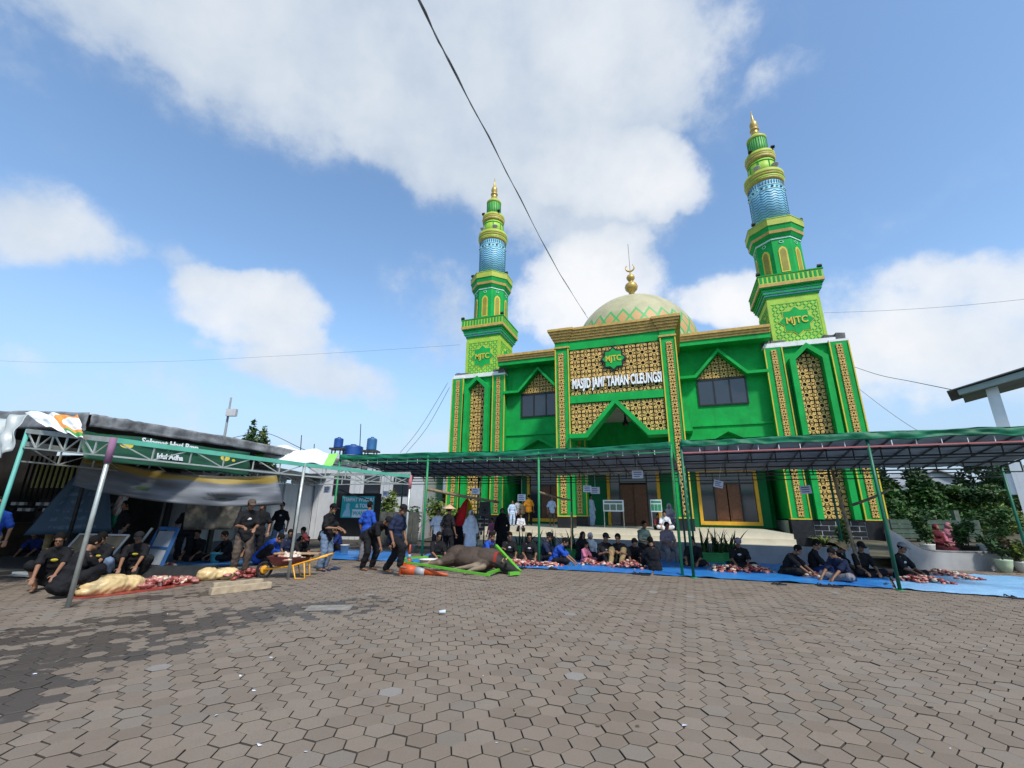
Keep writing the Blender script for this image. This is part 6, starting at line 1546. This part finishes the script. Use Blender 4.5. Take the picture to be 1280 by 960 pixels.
# red and yellow folded parasol
q = G(583,692); pr = thing('parasol', (q.x, q.y, 0), 'closed red and yellow parasol held up in front of the left minaret', 'parasol'); REDC = cloth('red_parasol', (.60,.02,.02)); YELC = cloth('yellow_parasol', (.75,.58,.02))
m_ = MB(); m_.tube([(0,0,.0), (-.05,0,1.9)], .015, GALV, 6); m_.build('pole', pr)
prf = [(.02,1.98),(.12,1.86),(.20,1.66),(.24,1.42),(.27,1.16)]
for k in range(2):
    vs, fs = [], []; n = 15
    for i, (r, z) in enumerate(prf):
        for j in range(n):
            a = R(-75+150*j/(n-1)) + (R(90) if k == 0 else R(-90)) + R(-50); w = 1+.12*math.cos(j*2.6)*i/4; vs.append((-.05+r*w*math.cos(a)-.04*i*(k), r*w*math.sin(a), z-(.18*k*i/4)))
    for i in range(len(prf)-1):
        for j in range(n-1): fs.append((i*n+j, i*n+j+1, (i+1)*n+j+1, (i+1)*n+j))
    m_ = MB(); m_.add(vs, fs, YELC if k == 0 else REDC, True); o = m_.build('canopy_panel', pr, fix=False); md = o.modifiers.new('cloth_thickness', 'SOLIDIFY'); md.thickness = .008
# loudspeaker box on stand by the left minaret
sp = thing('speaker_on_stand', G(604,695), 'black loudspeaker on a stand before the left minaret', 'loudspeaker'); m_ = MB(); m_.tube([(0,0,0),(0,0,1.35)], .025, STEELD, 8); m_.build('stand', sp); m_ = MB(); m_.prism([(-.2,1.35),(.24,1.35),(.2,1.85),(-.17,1.85)], -.15, .15, FRAMEB); m_.build('cabinet', sp); m_ = MB(); m_.lathe([(.12,0),(.12,.01),(.04,.0)], (0,0,0), STEELD, 16); m_.v = [(p[0]+.02, -.152-p[2], p[1]+1.56) for p in m_.v]; m_.build('grille', sp)
# paper notices hung from the marquees
PAPER = mat('notice_paper', (.62,.66,.74), .6, .05, 3); INK = mat('notice_ink', (.10,.13,.25), .6)
def notice(u, v, Y, w, h, label, tilt=0.):
    p = AY(u, v, Y); o = thing('hanging_notice', p, label, 'notice', 'paper notices hung under the marquees', R(-14)); o.rotation_euler.y = tilt
    m_ = MB(); m_.box((-w/2, 0, -h/2), (w/2, .006, h/2), PAPER); sh_ = m_.build('sheet', o)
    m_ = MB()
    rr = random.Random(int(u)); 
    for k in range(3): m_.box((-w*.36, -.004, h*(.28-.26*k)-h*.07), (w*rr.uniform(.15,.38), -.001, h*(.28-.26*k)+h*.04), INK)
    tag(m_.build('print_lines', sh_), kind='stuff')
    m_ = MB(); m_.tube([(0,.003,h/2), (0,.003,h/2+.5)], .004, SIGNW, 4); m_.build('string', o)
for (u, v, Y, w, h, lab, tl) in ((594.5,614,15.6,.30,.21,'paper notice hanging before the left minaret lattice',0), (652,622,15.2,.28,.22,'paper notice hanging in front of the left doorway',0), (734,611,14.6,.26,.21,'left one of two small notices by the second porch pillar',.05), (744,613,14.9,.30,.22,'greenish grey notice right behind the small one by the pillar',0), (797,593,13.6,.33,.24,'paper notice high in front of the middle door',0), (898,605,13.2,.26,.21,'tilted paper notice before the right door',R(14)), (1007,612,13.2,.30,.24,'bluish notice before the right minaret pilaster',R(-6)), (482,617,16.4,.24,.18,'small notice hanging right of the washroom board',0), (409,612,15.5,.26,.22,'grey notice on the dark rail left of the washroom board',0)): notice(u, v, Y, w, h, lab, tl)
# stands in the porch
def stand(u, d, w, h, z0, M, label, txt):
    p = podpt(u, 655, d); o = thing('notice_stand', p, label, 'notice stand', 'notice stands by the middle door', MYAW)
    for x in (-w/2+.03, w/2-.03): m_ = MB(); m_.bar((x,0,0), (x,0,z0+h), .035, .035, GALV); m_.build('leg', o)
    m_ = MB(); m_.box((-w/2,-.03,z0), (w/2,-.0,z0+h), PAPER); b_ = m_.build('board', o)
    for i in range(3):
        m_ = MB(); m_.box((-w*.46+w*.31*i, -.036, z0+h*.1), (-w*.46+w*.31*i+w*.27, -.031, z0+h*.62), M); m_.build('sheet', b_)
    m_ = MB(); m_.box((-w*.44, -.036, z0+h*.72), (w*.44, -.031, z0+h*.9), M); m_.build('heading', b_)
stand(768, -1.6, .95, .52, .72, mat('dim_green_print', (.10,.16,.13), .6), 'wide white notice board left of the middle door', ''); stand(822, -1.4, .50, .55, .72, mat('green_poster', (.03,.25,.12), .6), 'small green poster stand right of the middle door', '')
# plants
PLANTER = mat('green_planter', (.03,.25,.06), .6, .15, 3)
def snake(loc, w, n, h, label, seed):
    r_ = thing('snake_plant_planter', loc, label, 'potted plant', 'planters along the low wall', R(-22)); m_ = MB(); m_.box((-w/2,-.14,0), (w/2,.14,.30), PLANTER); m_.box((-w/2-.02,-.16,.27), (w/2+.02,.16,.315), PLANTER); m_.build('planter', r_)
    rr = random.Random(seed)
    for i in range(n):
        x, y = rr.uniform(-w/2+.05, w/2-.05), rr.uniform(-.09, .09); hh = h*rr.uniform(.55, 1.1); lx, ly = rr.gauss(0,.13), rr.gauss(0,.10); a = rr.uniform(0, 3.1); m_ = MB()
        vs = []; 
        for k in range(6):
            t_ = k/5; ww = .032*(1-t_**2.5)+.002; px, py, pz = x+lx*t_*t_*1.6, y+ly*t_*t_*1.6, .28+hh*t_
            vs += [(px-ww*math.cos(a+t_), py-ww*math.sin(a+t_), pz), (px+ww*math.cos(a+t_), py+ww*math.sin(a+t_), pz), (px+.006*math.sin(a+t_), py-.006*math.cos(a+t_), pz)]
        fs = [q for k in range(5) for q in ((3*k,3*k+2,3*k+5,3*k+3), (3*k+2,3*k+1,3*k+4,3*k+5), (3*k+1,3*k,3*k+3,3*k+4))]
        m_.add(vs, fs, LEAFD if rr.random() < .6 else LEAF, True); m_.build('leaf', r_, fix=False)
snake(G(706,698)+Vector((0,.1,0)), 1.3, 34, .62, 'green planter of snake plants behind the man in bright blue', 1); snake(G(891,704)+Vector((0,.1,0)), .8, 22, .8, 'green planter of tall snake plants left of the pale capped man', 2); snake(G(912,704)+Vector((0,.15,0)), .9, 26, .75, 'dense dark snake plants right of the first tall planter', 3); snake(G(660,694)+Vector((0,.1,0)), 1.0, 20, .6, 'green planter of snake plants half hidden by the seated men', 4)
def potted(loc, r, h, ph, n, label, seed, mats, M=TERRA, size=.09, blade=False):
    o = thing('potted_plant', loc, label, 'potted plant', 'potted plants by the walls'); rr = random.Random(seed); m_ = MB(); m_.lathe([(r*.62,0),(r*.9,ph*.55),(r*1.0,ph*.9),(r*1.05,ph),(r*.9,ph),(r*.85,ph*.93)], (0,0,0), M, 20); m_.build('pot', o)
    if blade:
        m_ = MB()
        for i in range(n):
            a = rr.uniform(0, 6.28); L = h*rr.uniform(.7, 1.1); up = rr.uniform(.5, 1.3); vs = []
            for k in range(5):
                t_ = k/4; d = L*t_*.6; z = ph*.95+L*(up*t_-.75*t_*t_*up); ww = .03*(1-t_)+.003; vs += [(d*math.cos(a)-ww*math.sin(a), d*math.sin(a)+ww*math.cos(a), z), (d*math.cos(a)+ww*math.sin(a), d*math.sin(a)-ww*math.cos(a), z)]
            m_.add(vs, [(2*k,2*k+1,2*k+3,2*k+2) for k in range(4)], rr.choice(mats), True)
        m_.build('foliage', o, fix=False)
    else:
        cl = [((rr.gauss(0,r*.6), rr.gauss(0,r*.6), ph+h*rr.uniform(.2,.75)), (r*.8, r*.8, h*.28)) for _ in range(6)]; cr_ = crown(cl, n, size, mats, seed); cr_.tube([(0,0,ph*.9),(0,0,ph+h*.6)], .02, BARK, 6); cr_.build('foliage', o, fix=False)
    return o
potted(G(1258,716), .20, .58, .36, 420, 'big reddish leaved plant in a pale green pot at the right', 11, [mat('leaf_reddish', (.07,.045,.02), .5, .4, 5), LEAFD, LEAFD], mat('pale_green_pot', (.42,.52,.36), .5, .15, 2), .08)
potted(G(1280,716), .19, .65, .30, 400, 'green leafy plant in a white pot at the right edge', 12, [LEAF, LEAFY, LEAFD], TERRA, .08)
GB = lambda u, v, Y, z: Vector((AY(u, v, Y).x, Y, z))
potted(GB(1161,690,14.9,.32), .20, 1.0, .36, 420, 'tall dark leaved plant in a white pot behind the curved wall', 13, [LEAFD, LEAF], TERRA, .09); potted(GB(1234,690,15.2,.32), .22, .9, .36, 60, 'yellow green cane plant in a white tub behind the low wall', 14, [LEAFY, LEAF], TERRA, .1, True); potted(GB(1249,690,15.6,.32), .22, .6, .36, 200, 'low plant in a white tub nearest the gate pillar', 15, [LEAF, LEAFY], TERRA, .08)
potted(GB(1213,690,15.4,.32), .24, .9, .30, 360, 'bushy plant in a dark pot between the white tubs', 16, [LEAF, LEAFD], FRAMEB, .09)
potted(GB(1032,690,15.6,.25), .20, .75, .30, 44, 'spiky yellow green plant before the right minaret plinth', 17, [LEAFY, LEAF], FRAMEB, .1, True); potted(GB(1060,690,15.6,.25), .20, 1.0, .30, 380, 'dark leafy plant before the right minaret plinth', 18, [LEAFD, LEAF], FRAMEB, .08)

# scraps blown over the paving
lr = random.Random(21); m_ = MB()
for i in range(70):
    p = G(lr.uniform(20, 1260), lr.uniform(735, 950)); a = lr.uniform(0, 6.28); w = lr.uniform(.006, .022); h_ = w*lr.uniform(.4, .9); up = lr.uniform(.003, .014)
    e, f_ = Vector((math.cos(a), math.sin(a), 0)), Vector((-math.sin(a), math.cos(a), 0))
    m_.add([p+Vector((0,0,.004))-e*w-f_*h_, p+Vector((0,0,.004))+e*w-f_*h_*.7, p+Vector((0,0,up))+e*w*.8+f_*h_, p+Vector((0,0,.006))-e*w*.9+f_*h_], [(0,1,2,3)], lr.choice((PAPER, BAMB, TANP, BARK)))
tag(m_.build('litter', fix=False), 'tiny paper scraps and dry leaf bits scattered over the paving', 'litter', kind='stuff')
